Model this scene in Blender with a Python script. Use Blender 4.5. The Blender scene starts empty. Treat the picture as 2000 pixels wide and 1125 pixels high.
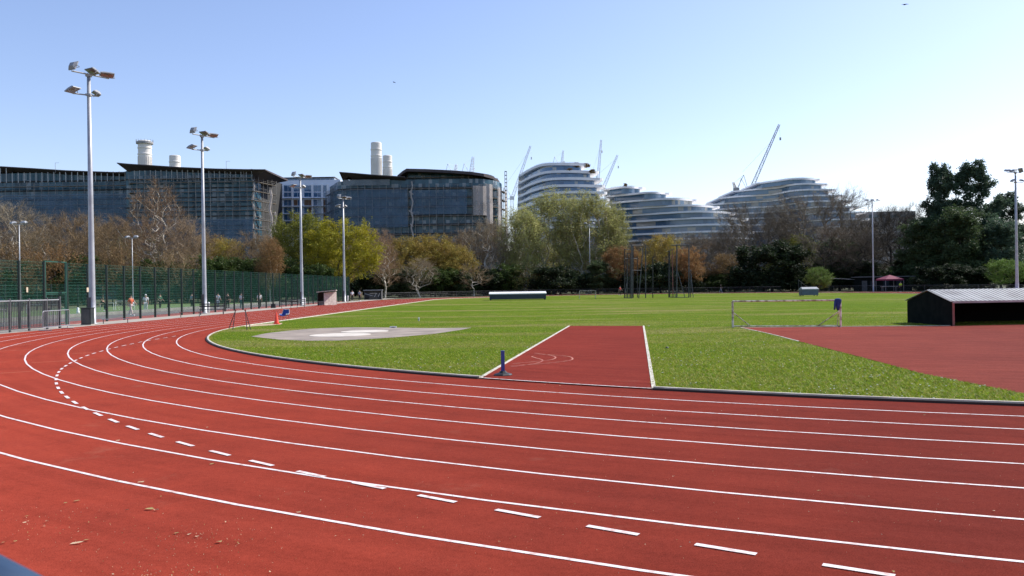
import bpy, bmesh, math, random
import numpy as np
from mathutils import Vector, Matrix, Quaternion
random.seed(7); np.random.seed(7)
SC = bpy.context.scene
COL = SC.collection
R = math.radians
# ------------------------------------------------------------------ camera
F = 1603.0; CH = 2.057; PITCH = 0.00208; ROLL = 0.0151
cam_pos = Vector((0, 0, CH))
fwd = Vector((0, math.cos(PITCH), -math.sin(PITCH)))
_r0 = Vector((1, 0, 0)); _u0 = _r0.cross(fwd)
up = _u0 * math.cos(ROLL) + _r0 * math.sin(ROLL)
right = _r0 * math.cos(ROLL) - _u0 * math.sin(ROLL)
cd = bpy.data.cameras.new('camera'); cam = bpy.data.objects.new('camera', cd); COL.objects.link(cam)
M3 = Matrix((right, up, -fwd)).transposed()
cam.matrix_world = Matrix.Translation(cam_pos) @ M3.to_4x4()
cd.sensor_width = 36; cd.lens = F / 2000 * 36; cd.clip_start = 0.05; cd.clip_end = 6000
cd.dof.use_dof = True; cd.dof.focus_distance = 18; cd.dof.aperture_fstop = 9
SC.camera = cam
def ray(px, py): return fwd + right * ((px - 1000) / F) + up * ((562.5 - py) / F)
def G(px, py, z=0.0):
    d = ray(px, py); t = (z - CH) / d.z
    return cam_pos + d * t
def AT(px, py, Y):
    d = ray(px, py); return cam_pos + d * (Y / d.y)
def GX(px, Y):                       # ground point under a column of the picture at depth Y
    y = 559.16 - ROLL * (px - 1000) + F * CH / Y
    p = AT(px, y, Y); p.z = 0; return p
# ------------------------------------------------------------------ materials
def newmat(name):
    m = bpy.data.materials.new(name); m.use_nodes = True
    nt = m.node_tree; b = nt.nodes['Principled BSDF']
    return m, nt, b
def mat(name, c, rough=0.6, c2=None, scale=3.0, bump=0.0, bscale=None, metal=0.0, spec=0.5, detail=4, lo=0.35, hi=0.65, drough=0.0):
    m, nt, b = newmat(name)
    b.inputs['Base Color'].default_value = (*c, 1); b.inputs['Roughness'].default_value = rough
    b.inputs['Metallic'].default_value = metal; b.inputs['Specular IOR Level'].default_value = spec
    b.inputs['Diffuse Roughness'].default_value = drough
    tc = nt.nodes.new('ShaderNodeTexCoord')
    if c2 is None: c2 = tuple(x * 0.8 for x in c)
    n = nt.nodes.new('ShaderNodeTexNoise'); n.inputs['Scale'].default_value = scale; n.inputs['Detail'].default_value = detail
    nt.links.new(tc.outputs['Object'], n.inputs['Vector'])
    r = nt.nodes.new('ShaderNodeValToRGB'); r.color_ramp.elements[0].position = lo; r.color_ramp.elements[1].position = hi
    r.color_ramp.elements[0].color = (*c, 1); r.color_ramp.elements[1].color = (*c2, 1)
    nt.links.new(n.outputs['Fac'], r.inputs['Fac']); nt.links.new(r.outputs['Color'], b.inputs['Base Color'])
    if bump:
        n2 = nt.nodes.new('ShaderNodeTexNoise'); n2.inputs['Scale'].default_value = bscale or scale * 8; n2.inputs['Detail'].default_value = 3
        nt.links.new(tc.outputs['Object'], n2.inputs['Vector'])
        bp = nt.nodes.new('ShaderNodeBump'); bp.inputs['Strength'].default_value = bump; bp.inputs['Distance'].default_value = 0.02
        nt.links.new(n2.outputs['Fac'], bp.inputs['Height']); nt.links.new(bp.outputs['Normal'], b.inputs['Normal'])
    return m
def node(nt, t, **kw):
    n = nt.nodes.new(t)
    for k, v in kw.items():
        if k in n.inputs.keys(): n.inputs[k].default_value = v
        else: setattr(n, k, v)
    return n
def ramp(nt, fac, stops):
    r = nt.nodes.new('ShaderNodeValToRGB'); e = r.color_ramp.elements
    while len(e) < len(stops): e.new(0.5)
    for i, (p, c) in enumerate(stops): e[i].position = p; e[i].color = (*c, 1) if len(c) == 3 else c
    nt.links.new(fac, r.inputs['Fac']); return r.outputs['Color']
def mix(nt, fac, a, b, blend='MIX'):
    n = nt.nodes.new('ShaderNodeMix'); n.data_type = 'RGBA'; n.blend_type = blend
    for sock, v in ((n.inputs[0], fac), (n.inputs[6], a), (n.inputs[7], b)):
        if hasattr(v, 'is_output'): nt.links.new(v, sock)
        else: sock.default_value = v if not isinstance(v, tuple) else (*v, 1)
    return n.outputs[2]
def noise(nt, vec, scale, detail=3, rough=0.5):
    n = node(nt, 'ShaderNodeTexNoise', Scale=scale, Detail=detail, Roughness=rough); nt.links.new(vec, n.inputs['Vector']); return n.outputs['Fac']

def track_material(name, base, dark, seed=0.0):
    m, nt, b = newmat(name)
    tc = nt.nodes.new('ShaderNodeTexCoord'); mp = node(nt, 'ShaderNodeMapping'); mp.inputs['Location'].default_value = (seed, seed, 0)
    nt.links.new(tc.outputs['Object'], mp.inputs['Vector']); v = mp.outputs['Vector']
    big = ramp(nt, noise(nt, v, 0.35, 5, 0.6), [(0.35, base), (0.68, dark)])
    # worn streaks along the lanes
    mid = ramp(nt, noise(nt, v, 2.3, 6, 0.7), [(0.40, (1, 1, 1)), (0.75, (0.84, 0.86, 0.88))])
    c = mix(nt, 1.0, big, mid, 'MULTIPLY')
    grain = ramp(nt, noise(nt, v, 85, 3, 0.7), [(0.28, (0.52, 0.50, 0.50)), (0.5, (1, 1, 1)), (0.74, (1.28, 1.4, 1.5))])
    c = mix(nt, 1.0, c, grain, 'MULTIPLY')
    g2 = ramp(nt, noise(nt, v, 17, 4, 0.75), [(0.30, (0.82, 0.82, 0.82)), (0.55, (1, 1, 1)), (0.78, (1.10, 1.16, 1.2))])
    c = mix(nt, 1.0, c, g2, 'MULTIPLY')
    st = ramp(nt, noise(nt, v, 0.8, 7, 0.72), [(0.60, (0, 0, 0)), (0.80, (0.45, 0.45, 0.45))])
    c = mix(nt, st, c, (0.40, 0.17, 0.11))
    vo = node(nt, 'ShaderNodeTexVoronoi', Scale=38.0); nt.links.new(v, vo.inputs['Vector'])
    sp = ramp(nt, vo.outputs['Distance'], [(0.0, (1, 1, 1)), (0.10, (0.9, 0.9, 0.9)), (0.13, (0, 0, 0))])
    gate = ramp(nt, noise(nt, v, 1.1, 4, 0.7), [(0.52, (0, 0, 0)), (0.7, (1, 1, 1))])
    gate2 = ramp(nt, vo.outputs['Color'], [(0.60, (0, 0, 0)), (0.63, (1, 1, 1))])
    f = mix(nt, 1.0, mix(nt, 1.0, sp, gate, 'MULTIPLY'), gate2, 'MULTIPLY')
    c = mix(nt, f, c, (0.52, 0.34, 0.24))
    # wear that runs along the lanes, round the centre of the bend
    sub = node(nt, 'ShaderNodeVectorMath', operation='SUBTRACT'); sub.inputs[1].default_value = (21.82, 47.84, 0); nt.links.new(tc.outputs['Object'], sub.inputs[0])
    ln = node(nt, 'ShaderNodeVectorMath', operation='LENGTH'); nt.links.new(sub.outputs[0], ln.inputs[0])
    sp_ = nt.nodes.new('ShaderNodeSeparateXYZ'); nt.links.new(sub.outputs[0], sp_.inputs[0])
    at = node(nt, 'ShaderNodeMath', operation='ARCTAN2'); nt.links.new(sp_.outputs['X'], at.inputs[0]); nt.links.new(sp_.outputs['Y'], at.inputs[1])
    am = node(nt, 'ShaderNodeMath', operation='MULTIPLY'); nt.links.new(at.outputs[0], am.inputs[0]); am.inputs[1].default_value = 9.0
    rm = node(nt, 'ShaderNodeMath', operation='MULTIPLY'); nt.links.new(ln.outputs['Value'], rm.inputs[0]); rm.inputs[1].default_value = 3.2
    cv = nt.nodes.new('ShaderNodeCombineXYZ'); nt.links.new(rm.outputs[0], cv.inputs[0]); nt.links.new(am.outputs[0], cv.inputs[1])
    wear = ramp(nt, noise(nt, cv.outputs[0], 1.0, 6, 0.65), [(0.30, (0.86, 0.85, 0.85)), (0.5, (1, 1, 1)), (0.72, (1.10, 1.14, 1.16))])
    c = mix(nt, 1.0, c, wear, 'MULTIPLY')
    nt.links.new(c, b.inputs['Base Color'])
    b.inputs['Roughness'].default_value = 0.9; b.inputs['Specular IOR Level'].default_value = 0.02; b.inputs['Diffuse Roughness'].default_value = 1.0
    bp = node(nt, 'ShaderNodeBump', Strength=0.55, Distance=0.006); nt.links.new(noise(nt, v, 140, 3, 0.7), bp.inputs['Height'])
    nt.links.new(bp.outputs['Normal'], b.inputs['Normal'])
    return m
def grass_material():
    m, nt, b = newmat('grass_sward')
    tc = nt.nodes.new('ShaderNodeTexCoord'); v = tc.outputs['Object']
    mp = node(nt, 'ShaderNodeMapping'); mp.inputs['Scale'].default_value = (0.05, 0.22, 1); nt.links.new(v, mp.inputs['Vector'])
    c = ramp(nt, noise(nt, mp.outputs['Vector'], 1.0, 4, 0.6), [(0.3, (0.085, 0.150, 0.008)), (0.5, (0.112, 0.165, 0.012)), (0.64, (0.20, 0.195, 0.06))])
    c2 = ramp(nt, noise(nt, v, 0.9, 6, 0.7), [(0.3, (0.72, 0.75, 0.7)), (0.5, (1, 1, 1)), (0.7, (1.25, 1.15, 1.1))])
    c = mix(nt, 1.0, c, c2, 'MULTIPLY')
    c3 = ramp(nt, noise(nt, v, 14, 5, 0.75), [(0.28, (0.6, 0.64, 0.6)), (0.5, (1, 1, 1)), (0.75, (1.2, 1.17, 1.15))])
    c = mix(nt, 0.9, c, c3, 'MULTIPLY')
    nt.links.new(c, b.inputs['Base Color']); b.inputs['Roughness'].default_value = 0.95; b.inputs['Specular IOR Level'].default_value = 0.03
    bp = node(nt, 'ShaderNodeBump', Strength=1.0, Distance=0.05); nt.links.new(noise(nt, v, 30, 4, 0.7), bp.inputs['Height'])
    nt.links.new(bp.outputs['Normal'], b.inputs['Normal'])
    return m
def leaf_material(name, c1, c2, scale=0.45, trans=0.35, rnd=0.25):
    m, nt, b = newmat(name)
    tc = nt.nodes.new('ShaderNodeTexCoord'); oi = nt.nodes.new('ShaderNodeObjectInfo')
    c = ramp(nt, noise(nt, tc.outputs['Object'], scale, 4, 0.65), [(0.35, c1), (0.65, c2)])
    k = ramp(nt, noise(nt, tc.outputs['Object'], 7.0, 2), [(0.3, (0.65, 0.65, 0.65)), (0.7, (1.25, 1.25, 1.2))])
    c = mix(nt, 1.0, c, k, 'MULTIPLY')
    rr = ramp(nt, oi.outputs['Random'], [(0, (1 - rnd,) * 3), (1, (1 + rnd * .6,) * 3)])
    c = mix(nt, 1.0, c, rr, 'MULTIPLY')
    nt.links.new(c, b.inputs['Base Color']); b.inputs['Roughness'].default_value = 0.6; b.inputs['Specular IOR Level'].default_value = 0.2
    tr = nt.nodes.new('ShaderNodeBsdfTranslucent'); nt.links.new(c, tr.inputs['Color'])
    mx = node(nt, 'ShaderNodeMixShader'); mx.inputs[0].default_value = trans
    out = nt.nodes['Material Output']
    nt.links.new(b.outputs[0], mx.inputs[1]); nt.links.new(tr.outputs[0], mx.inputs[2]); nt.links.new(mx.outputs[0], out.inputs['Surface'])
    return m
def glass_band(name, c1, c2, bw=1.2, bh=3.0, rough=0.12, bright=(0.3, 0.34, 0.36), frac=0.12, spec=0.8):
    """ribbon glazing: each pane has its own tint, some with pale blinds behind"""
    m, nt, b = newmat(name)
    tc = nt.nodes.new('ShaderNodeTexCoord')
    sx = nt.nodes.new('ShaderNodeSeparateXYZ'); nt.links.new(tc.outputs['Object'], sx.inputs[0])
    add = node(nt, 'ShaderNodeMath', operation='ADD'); nt.links.new(sx.outputs['X'], add.inputs[0])
    ym = node(nt, 'ShaderNodeMath', operation='MULTIPLY'); nt.links.new(sx.outputs['Y'], ym.inputs[0]); ym.inputs[1].default_value = 0.9
    nt.links.new(ym.outputs[0], add.inputs[1])
    dx = node(nt, 'ShaderNodeMath', operation='DIVIDE'); nt.links.new(add.outputs[0], dx.inputs[0]); dx.inputs[1].default_value = bw
    fx = node(nt, 'ShaderNodeMath', operation='FLOOR'); nt.links.new(dx.outputs[0], fx.inputs[0])
    dz = node(nt, 'ShaderNodeMath', operation='DIVIDE'); nt.links.new(sx.outputs['Z'], dz.inputs[0]); dz.inputs[1].default_value = bh
    fz = node(nt, 'ShaderNodeMath', operation='FLOOR'); nt.links.new(dz.outputs[0], fz.inputs[0])
    cb = nt.nodes.new('ShaderNodeCombineXYZ'); nt.links.new(fx.outputs[0], cb.inputs[0]); nt.links.new(fz.outputs[0], cb.inputs[1])
    wn = node(nt, 'ShaderNodeTexWhiteNoise', noise_dimensions='3D'); nt.links.new(cb.outputs[0], wn.inputs['Vector'])
    c = ramp(nt, wn.outputs['Value'], [(0.0, c1), (0.85 - frac, c2), (0.98 - frac, c2), (1.0 - frac * .8, bright)])
    nt.links.new(c, b.inputs['Base Color']); b.inputs['Roughness'].default_value = rough; b.inputs['Specular IOR Level'].default_value = spec
    return m
def net_material(name, c, alpha):
    m, nt, b = newmat(name)
    b.inputs['Base Color'].default_value = (*c, 1); b.inputs['Roughness'].default_value = 0.9
    tc = nt.nodes.new('ShaderNodeTexCoord')
    a = ramp(nt, noise(nt, tc.outputs['Object'], 0.25, 4, 0.6), [(0.35, (alpha * 0.6,) * 3), (0.65, (min(1, alpha * 1.4),) * 3)])
    nt.links.new(a, b.inputs['Alpha'])
    return m

TR = track_material('red_track_rubber', (0.400, 0.060, 0.033), (0.315, 0.049, 0.029))
TR2 = track_material('red_runway_rubber', (0.385, 0.058, 0.035), (0.325, 0.050, 0.031), 31.0)
TR3 = track_material('red_fan_rubber', (0.50, 0.105, 0.064), (0.42, 0.088, 0.056), 57.0)
GR = grass_material()
LINE = mat('white_line_paint', (0.70, 0.63, 0.61), 0.7, (0.46, 0.22, 0.17), 11, lo=0.50, hi=0.76, detail=12)
LINE_OLD = mat('faded_orange_line', (0.55, 0.22, 0.12), 0.8, (0.5, 0.16, 0.09), 6)
KERB = mat('kerb_concrete', (0.62, 0.58, 0.50), 0.85, (0.40, 0.37, 0.30), 3, 0.4, 40)
RUBBER_SHADE = mat('black_drain_rubber_shade', (0.03, 0.028, 0.026), 0.9)  # drain edge colour, black also as painted shade below the kerb top
EARTH = mat('leaf_litter', (0.10, 0.085, 0.045), 0.95, (0.07, 0.10, 0.03), 0.15, 0.5, 3)
CONC = mat('path_concrete', (0.40, 0.35, 0.29), 0.9, (0.29, 0.26, 0.22), 0.8, 0.3, 30, detail=8)
PADM = mat('pad_concrete', (0.33, 0.27, 0.22), 0.9, (0.20, 0.165, 0.135), 0.9, 0.3, 30, detail=10)
CIRC = mat('circle_concrete', (0.60, 0.55, 0.48), 0.85, (0.5, 0.45, 0.38), 2.0)
TARM = mat('court_tarmac', (0.17, 0.15, 0.14), 0.9, (0.13, 0.115, 0.11), 1.0)
TARMR = mat('court_red_tarmac', (0.42, 0.095, 0.07), 0.9, (0.34, 0.08, 0.06), 1.0)
TURF = mat('artificial_turf', (0.12, 0.19, 0.055), 0.95, (0.09, 0.15, 0.045), 2.0)
SAND = mat('dry_sand', (0.50, 0.40, 0.26), 0.95, (0.42, 0.30, 0.18), 4)
STEEL = mat('galvanised_steel', (0.42, 0.43, 0.45), 0.45, (0.33, 0.34, 0.36), 1.5, metal=0.35)
STEEL_D = mat('dark_steel', (0.05, 0.055, 0.06), 0.5, (0.08, 0.08, 0.08), 3)
LAMPBODY = mat('lamp_housing', (0.30, 0.32, 0.34), 0.45, (0.22, 0.23, 0.25), 3)
LAMPGLASS = mat('lamp_glass', (0.30, 0.30, 0.30), 0.08, (0.20, 0.15, 0.11), 1.5, spec=1.0)
GREENP = mat('dark_green_powder_coat', (0.010, 0.105, 0.060), 0.5, (0.008, 0.085, 0.048), 2)
POSTG = mat('black_green_post', (0.006, 0.016, 0.012), 0.5, (0.005, 0.012, 0.010), 2)
GREENM = mat('green_gate_paint', (0.015, 0.085, 0.058), 0.5, (0.012, 0.065, 0.045), 2)
BLACKP = mat('black_paint', (0.012, 0.013, 0.014), 0.5, (0.02, 0.02, 0.02), 4)
CAB = mat('cabinet_green_black', (0.018, 0.026, 0.026), 0.55, (0.03, 0.04, 0.04), 2)
WHITEP = mat('white_paint', (0.78, 0.78, 0.76), 0.5, (0.66, 0.66, 0.64), 3)
WOODP = mat('pale_board', (0.58, 0.52, 0.46), 0.8, (0.40, 0.34, 0.30), 4)
ORANGE = mat('cone_plastic', (0.75, 0.06, 0.02), 0.45, (0.65, 0.045, 0.015), 3)
BLUE = mat('blue_plastic', (0.012, 0.05, 0.26), 0.4, (0.010, 0.04, 0.20), 3)
NAVY = mat('navy_cloth', (0.008, 0.030, 0.13), 0.9, (0.012, 0.04, 0.17), 6)
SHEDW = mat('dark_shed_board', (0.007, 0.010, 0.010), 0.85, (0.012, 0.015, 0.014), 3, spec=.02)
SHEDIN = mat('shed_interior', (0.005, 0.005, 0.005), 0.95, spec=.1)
REDPOST = mat('worn_red_post', (0.28, 0.10, 0.08), 0.7, (0.2, 0.07, 0.06), 5)
MATCOV = mat('mat_cover_blue', (0.02, 0.035, 0.05), 0.7, (0.03, 0.045, 0.06), 3)
MAROON = mat('maroon_canvas', (0.20, 0.02, 0.06), 0.8, (0.15, 0.015, 0.05), 3)
HIVIS = mat('hi_vis_yellow', (0.55, 0.80, 0.03), 0.7, (0.48, 0.70, 0.03), 4)
SKIN = mat('skin', (0.55, 0.33, 0.24), 0.6, (0.48, 0.28, 0.20), 5)
HAIR = mat('dark_hair', (0.03, 0.02, 0.015), 0.7)
CL = {k: mat(k + '_cloth', v, 0.9, tuple(x * .8 for x in v), 6) for k, v in dict(
    orange=(0.75, 0.16, 0.07), pink_white=(0.70, 0.58, 0.55), white=(0.80, 0.80, 0.80), black=(0.015, 0.016, 0.018), grey=(0.28, 0.32, 0.38),
    green=(0.03, 0.12, 0.07), navy=(0.02, 0.03, 0.09), red=(0.45, 0.04, 0.04), teal=(0.05, 0.2, 0.2), tan=(0.35, 0.25, 0.15)).items()}
# tree materials
BARK = mat('grey_brown_bark', (0.22, 0.18, 0.13), 0.9, (0.13, 0.105, 0.075), 2.0)
BARK_PALE = mat('pale_bark', (0.68, 0.63, 0.54), 0.9, (0.42, 0.38, 0.31), 1.5)
BARK_DK = mat('dark_bark', (0.05, 0.042, 0.035), 0.95, (0.03, 0.026, 0.02), 2.0)
TW = {k: leaf_material('twigs_' + k, a, b, 0.35, 0.1) for k, (a, b) in dict(
    brown=((0.30, 0.21, 0.11), (0.22, 0.15, 0.08)), grey=((0.30, 0.245, 0.165), (0.215, 0.17, 0.115)), pink=((0.34, 0.225, 0.135), (0.25, 0.165, 0.10)),
    orange=((0.31, 0.19, 0.095), (0.24, 0.15, 0.08)), olive=((0.25, 0.225, 0.09), (0.17, 0.155, 0.06)), dark=((0.075, 0.062, 0.046), (0.055, 0.046, 0.035)),
    pale=((0.44, 0.32, 0.20), (0.34, 0.25, 0.155)), dim=((0.20, 0.165, 0.12), (0.145, 0.118, 0.085))).items()}
LF = {k: leaf_material('leaves_' + k, a, b, 0.45, 0.35) for k, (a, b) in dict(
    yellow=((0.52, 0.45, 0.03), (0.34, 0.34, 0.03)), olive=((0.33, 0.28, 0.05), (0.34, 0.23, 0.06)), green=((0.20, 0.23, 0.035), (0.28, 0.28, 0.045)),
    plane=((0.50, 0.50, 0.19), (0.38, 0.39, 0.14)), orange=((0.34, 0.185, 0.075), (0.24, 0.15, 0.06)), brown=((0.24, 0.16, 0.07), (0.19, 0.13, 0.055)),
    fresh=((0.20, 0.32, 0.06), (0.14, 0.25, 0.045)), ever=((0.05, 0.085, 0.035), (0.08, 0.115, 0.045)), pine=((0.085, 0.135, 0.085), (0.06, 0.10, 0.06)),
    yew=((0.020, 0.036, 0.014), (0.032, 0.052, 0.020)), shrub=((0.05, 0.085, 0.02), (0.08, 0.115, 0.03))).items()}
# building materials
GLA = glass_band('dark_blue_glazing', (0.014, 0.055, 0.085), (0.040, 0.120, 0.165), 1.3, 3.0, 0.15, (0.20, 0.25, 0.28), 0.10, 0.35)
GLB = glass_band('teal_glazing', (0.014, 0.050, 0.076), (0.038, 0.108, 0.148), 1.1, 3.0, 0.15, (0.22, 0.26, 0.28), 0.12, 0.35)
GLC = glass_band('blue_tower_glazing', (0.03, 0.09, 0.19), (0.065, 0.16, 0.30), 1.6, 3.2, 0.10, (0.36, 0.36, 0.33), 0.12)
GLD = glass_band('terrace_glazing', (0.03, 0.085, 0.16), (0.065, 0.145, 0.24), 1.8, 3.2, 0.12, (0.26, 0.26, 0.24), 0.18)
WINB = mat('blue_window', (0.03, 0.10, 0.20), 0.1, (0.06, 0.16, 0.28), 0.8, spec=0.9)
SLABD = mat('dark_floor_edge', (0.03, 0.032, 0.032), 0.8, (0.045, 0.042, 0.038), 0.6)
ROOFM = mat('brown_roof_edge', (0.055, 0.042, 0.045), 0.7, (0.08, 0.06, 0.06), 0.3)
SCAF = mat('scaffold_tube', (0.30, 0.29, 0.27), 0.6, (0.17, 0.16, 0.145), 0.6, spec=.2)
BOARD = mat('scaffold_board', (0.20, 0.15, 0.095), 0.85, (0.10, 0.075, 0.05), 0.4)
WHB = mat('white_balcony_band', (0.84, 0.84, 0.84), 0.6, (0.78, 0.78, 0.79), 0.2)
PALEW = mat('pale_blue_render', (0.76, 0.81, 0.88), 0.8, (0.70, 0.75, 0.82), 0.3)
GREYW = mat('grey_cladding', (0.36, 0.40, 0.46), 0.6, (0.28, 0.32, 0.38), 0.5)
BRICK = mat('brown_panel', (0.22, 0.12, 0.07), 0.9, (0.18, 0.10, 0.06), 1)
CHIM = mat('chimney_concrete', (0.80, 0.76, 0.70), 0.8, (0.72, 0.68, 0.62), 0.15)
STONE = mat('grey_stone', (0.30, 0.29, 0.28), 0.9, (0.24, 0.23, 0.22), 0.4)
CRANEW = mat('crane_white', (0.85, 0.85, 0.85), 0.6, (0.78, 0.78, 0.78), 0.4)
CRANED = mat('crane_grey', (0.34, 0.34, 0.34), 0.6, (0.28, 0.28, 0.28), 0.4)
NETB = net_material('blue_grey_debris_net', (0.15, 0.23, 0.32), 0.26)
NETP = net_material('pale_debris_net', (0.55, 0.49, 0.45), 0.5)
ROOFSTEEL = mat('roof_sheet', (0.34, 0.35, 0.35), 0.55, (0.20, 0.205, 0.205), 1.0, detail=8)
# ------------------------------------------------------------------ mesh builder
class MB:
    def __init__(s): s.v = []; s.f = []; s.m = []
    def add(s, vs, fs, mi=0):
        o = len(s.v); s.v += [tuple(x) for x in vs]; s.f += [tuple(i + o for i in f) for f in fs]; s.m += [mi] * len(fs); return s
    def box(s, c, d, rot=None, mi=0, taper=1.0):
        hx, hy, hz = d[0] / 2, d[1] / 2, d[2] / 2
        vs = [Vector((sx * hx * (taper if sz > 0 else 1), sy * hy * (taper if sz > 0 else 1), sz * hz)) for sz in (-1, 1) for sy in (-1, 1) for sx in (-1, 1)]
        if rot is not None: vs = [rot @ v for v in vs]
        c = Vector(c); vs = [v + c for v in vs]
        return s.add(vs, [(0, 2, 3, 1), (4, 5, 7, 6), (0, 1, 5, 4), (2, 6, 7, 3), (0, 4, 6, 2), (1, 3, 7, 5)], mi)
    def bar(s, p, q, r, n=6, r2=None, mi=0):
        p = Vector(p); q = Vector(q); d = q - p
        if d.length < 1e-6: return s
        d.normalize(); a = d.orthogonal().normalized(); b = d.cross(a)
        r2 = r if r2 is None else r2
        vs = []
        for (c, rr) in ((p, r), (q, r2)):
            for i in range(n):
                t = 2 * math.pi * (i + .5) / n; vs.append(c + (a * math.cos(t) + b * math.sin(t)) * rr)
        fs = [(i, (i + 1) % n, n + (i + 1) % n, n + i) for i in range(n)] + [tuple(range(n))[::-1], tuple(range(n, 2 * n))]
        return s.add(vs, fs, mi)
    def tube(s, path, r, n=6, mi=0):
        for a, b in zip(path, path[1:]): s.bar(a, b, r, n, mi=mi)
        return s
    def prism(s, poly, z0, z1, mi=0):
        n = len(poly); vs = [(x, y, z0) for x, y in poly] + [(x, y, z1) for x, y in poly]
        ar = sum(poly[i][0] * poly[(i + 1) % n][1] - poly[(i + 1) % n][0] * poly[i][1] for i in range(n))
        fs = [(i, (i + 1) % n, n + (i + 1) % n, n + i) for i in range(n)]
        fs += [tuple(range(n))[::-1], tuple(range(n, 2 * n))]
        if ar < 0: fs = [f[::-1] for f in fs]
        return s.add(vs, fs, mi)
    def lathe(s, prof, n=24, c=(0, 0, 0), mi=0):
        vs = []
        for r, z in prof:
            for i in range(n): t = 2 * math.pi * i / n; vs.append((c[0] + r * math.cos(t), c[1] + r * math.sin(t), c[2] + z))
        fs = [(k * n + i, k * n + (i + 1) % n, (k + 1) * n + (i + 1) % n, (k + 1) * n + i) for k in range(len(prof) - 1) for i in range(n)]
        fs += [tuple(range(n))[::-1], tuple(range((len(prof) - 1) * n, len(prof) * n))]
        return s.add(vs, fs, mi)
    def build(s, name, mats, parent=None, world=False, smooth=False):
        me = bpy.data.meshes.new(name)
        off = parent.location if (world and parent is not None) else Vector((0, 0, 0))
        me.from_pydata([(x - off.x, y - off.y, z - off.z) for x, y, z in s.v], [], s.f)
        mats = mats if isinstance(mats, (list, tuple)) else [mats]
        for m in mats: me.materials.append(m)
        if len(mats) > 1: me.polygons.foreach_set('material_index', s.m)
        if smooth: me.polygons.foreach_set('use_smooth', [True] * len(me.polygons))
        me.update()
        o = bpy.data.objects.new(name, me); COL.objects.link(o)
        if parent is not None: o.parent = parent
        return o
def tag(o, label=None, cat=None, group=None, kind=None):
    if label: o['label'] = label
    if cat: o['category'] = cat
    if group: o['group'] = group
    if kind: o['kind'] = kind
    return o
def thing(name, label, cat, loc=(0, 0, 0), rz=0.0, group=None):
    o = bpy.data.objects.new(name, None); COL.objects.link(o); o.empty_display_size = 0.2
    o.location = loc; o.rotation_euler = (0, 0, rz); return tag(o, label, cat, group)
def dup(root, loc, rz=0.0, label=None, scale=None, group=None):
    r = root.copy(); COL.objects.link(r); r.location = loc; r.rotation_euler = (0, 0, rz)
    if label: r['label'] = label
    if group: r['group'] = group
    if scale: r.scale = scale if isinstance(scale, (tuple, list)) else (scale,) * 3
    for ch in list(root.children):
        c = ch.copy(); COL.objects.link(c); c.parent = r
        for g in list(ch.children):
            d = g.copy(); COL.objects.link(d); d.parent = c
    return r
def sheet(name, poly, z, m):
    me = bpy.data.meshes.new(name); bm = bmesh.new()
    vs = [bm.verts.new((p[0], p[1], z)) for p in poly]; f = bm.faces.new(vs)
    if f.normal.z < 0: f.normal_flip()
    bm.normal_update()
    if f.normal.z < 0: f.normal_flip()
    bmesh.ops.triangulate(bm, faces=bm.faces[:]); bm.to_mesh(me); bm.free(); me.materials.append(m)
    o = bpy.data.objects.new(name, me); COL.objects.link(o); o['kind'] = 'structure'; return o
def ribbon(mb, path, w, z, closed=False, mi=0):
    n = len(path); L = []; Rr = []
    for i in range(n):
        a = path[(i - 1) % n] if (closed or i > 0) else path[i]; b = path[(i + 1) % n] if (closed or i < n - 1) else path[i]
        t = Vector((b[0] - a[0], b[1] - a[1])).normalized(); nn = Vector((-t.y, t.x)) * w / 2
        L.append((path[i][0] + nn.x, path[i][1] + nn.y, z)); Rr.append((path[i][0] - nn.x, path[i][1] - nn.y, z))
    k = n if closed else n - 1
    mb.add(L + Rr, [(n + i, n + (i + 1) % n, (i + 1) % n, i) for i in range(k)], mi)
def catmull(pts, per=8):
    P = [Vector(p) for p in pts]; P = [P[0] * 2 - P[1]] + P + [P[-1] * 2 - P[-2]]; out = []
    for i in range(1, len(P) - 2):
        for k in range(per):
            t = k / per; a, b, c, d = P[i - 1], P[i], P[i + 1], P[i + 2]
            out.append(0.5 * ((2 * b) + (c - a) * t + (2 * a - 5 * b + 4 * c - d) * t * t + (3 * b - a - 3 * c + d) * t ** 3))
    out.append(P[-2]); return out

# ------------------------------------------------------------------ sky, sun
SUN_AZ = R(64); SUN_EL = R(44)
w = bpy.data.worlds.new('World'); SC.world = w; w.use_nodes = True
nt = w.node_tree; bg = nt.nodes['Background']
sky = nt.nodes.new('ShaderNodeTexSky'); sky.sky_type = 'NISHITA'; sky.sun_disc = False
sky.sun_elevation = SUN_EL; sky.sun_rotation = SUN_AZ; sky.air_density = 1.0; sky.dust_density = 0.9; sky.ozone_density = 1.0; sky.altitude = 20
cool = nt.nodes.new('ShaderNodeMix'); cool.data_type = 'RGBA'; cool.blend_type = 'MULTIPLY'; cool.inputs[0].default_value = 1.0; cool.inputs[7].default_value = (1.0, 0.97, 1.10, 1)
nt.links.new(sky.outputs[0], cool.inputs[6]); nt.links.new(cool.outputs[2], bg.inputs['Color']); bg.inputs['Strength'].default_value = 0.128
sl = bpy.data.lights.new('sun', 'SUN'); sl.energy = 4.2; sl.angle = R(0.5); sl.color = (1.0, 0.95, 0.87)
so = bpy.data.objects.new('sun', sl); COL.objects.link(so)
sd = Vector((math.sin(SUN_AZ) * math.cos(SUN_EL), math.cos(SUN_AZ) * math.cos(SUN_EL), math.sin(SUN_EL)))
so.rotation_euler = sd.to_track_quat('Z', 'Y').to_euler(); so.location = (60, 20, 80)
SC.view_settings.view_transform = 'Standard'; SC.view_settings.look = 'None'; SC.view_settings.exposure = 0.55; SC.view_settings.gamma = 1.0
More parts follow.
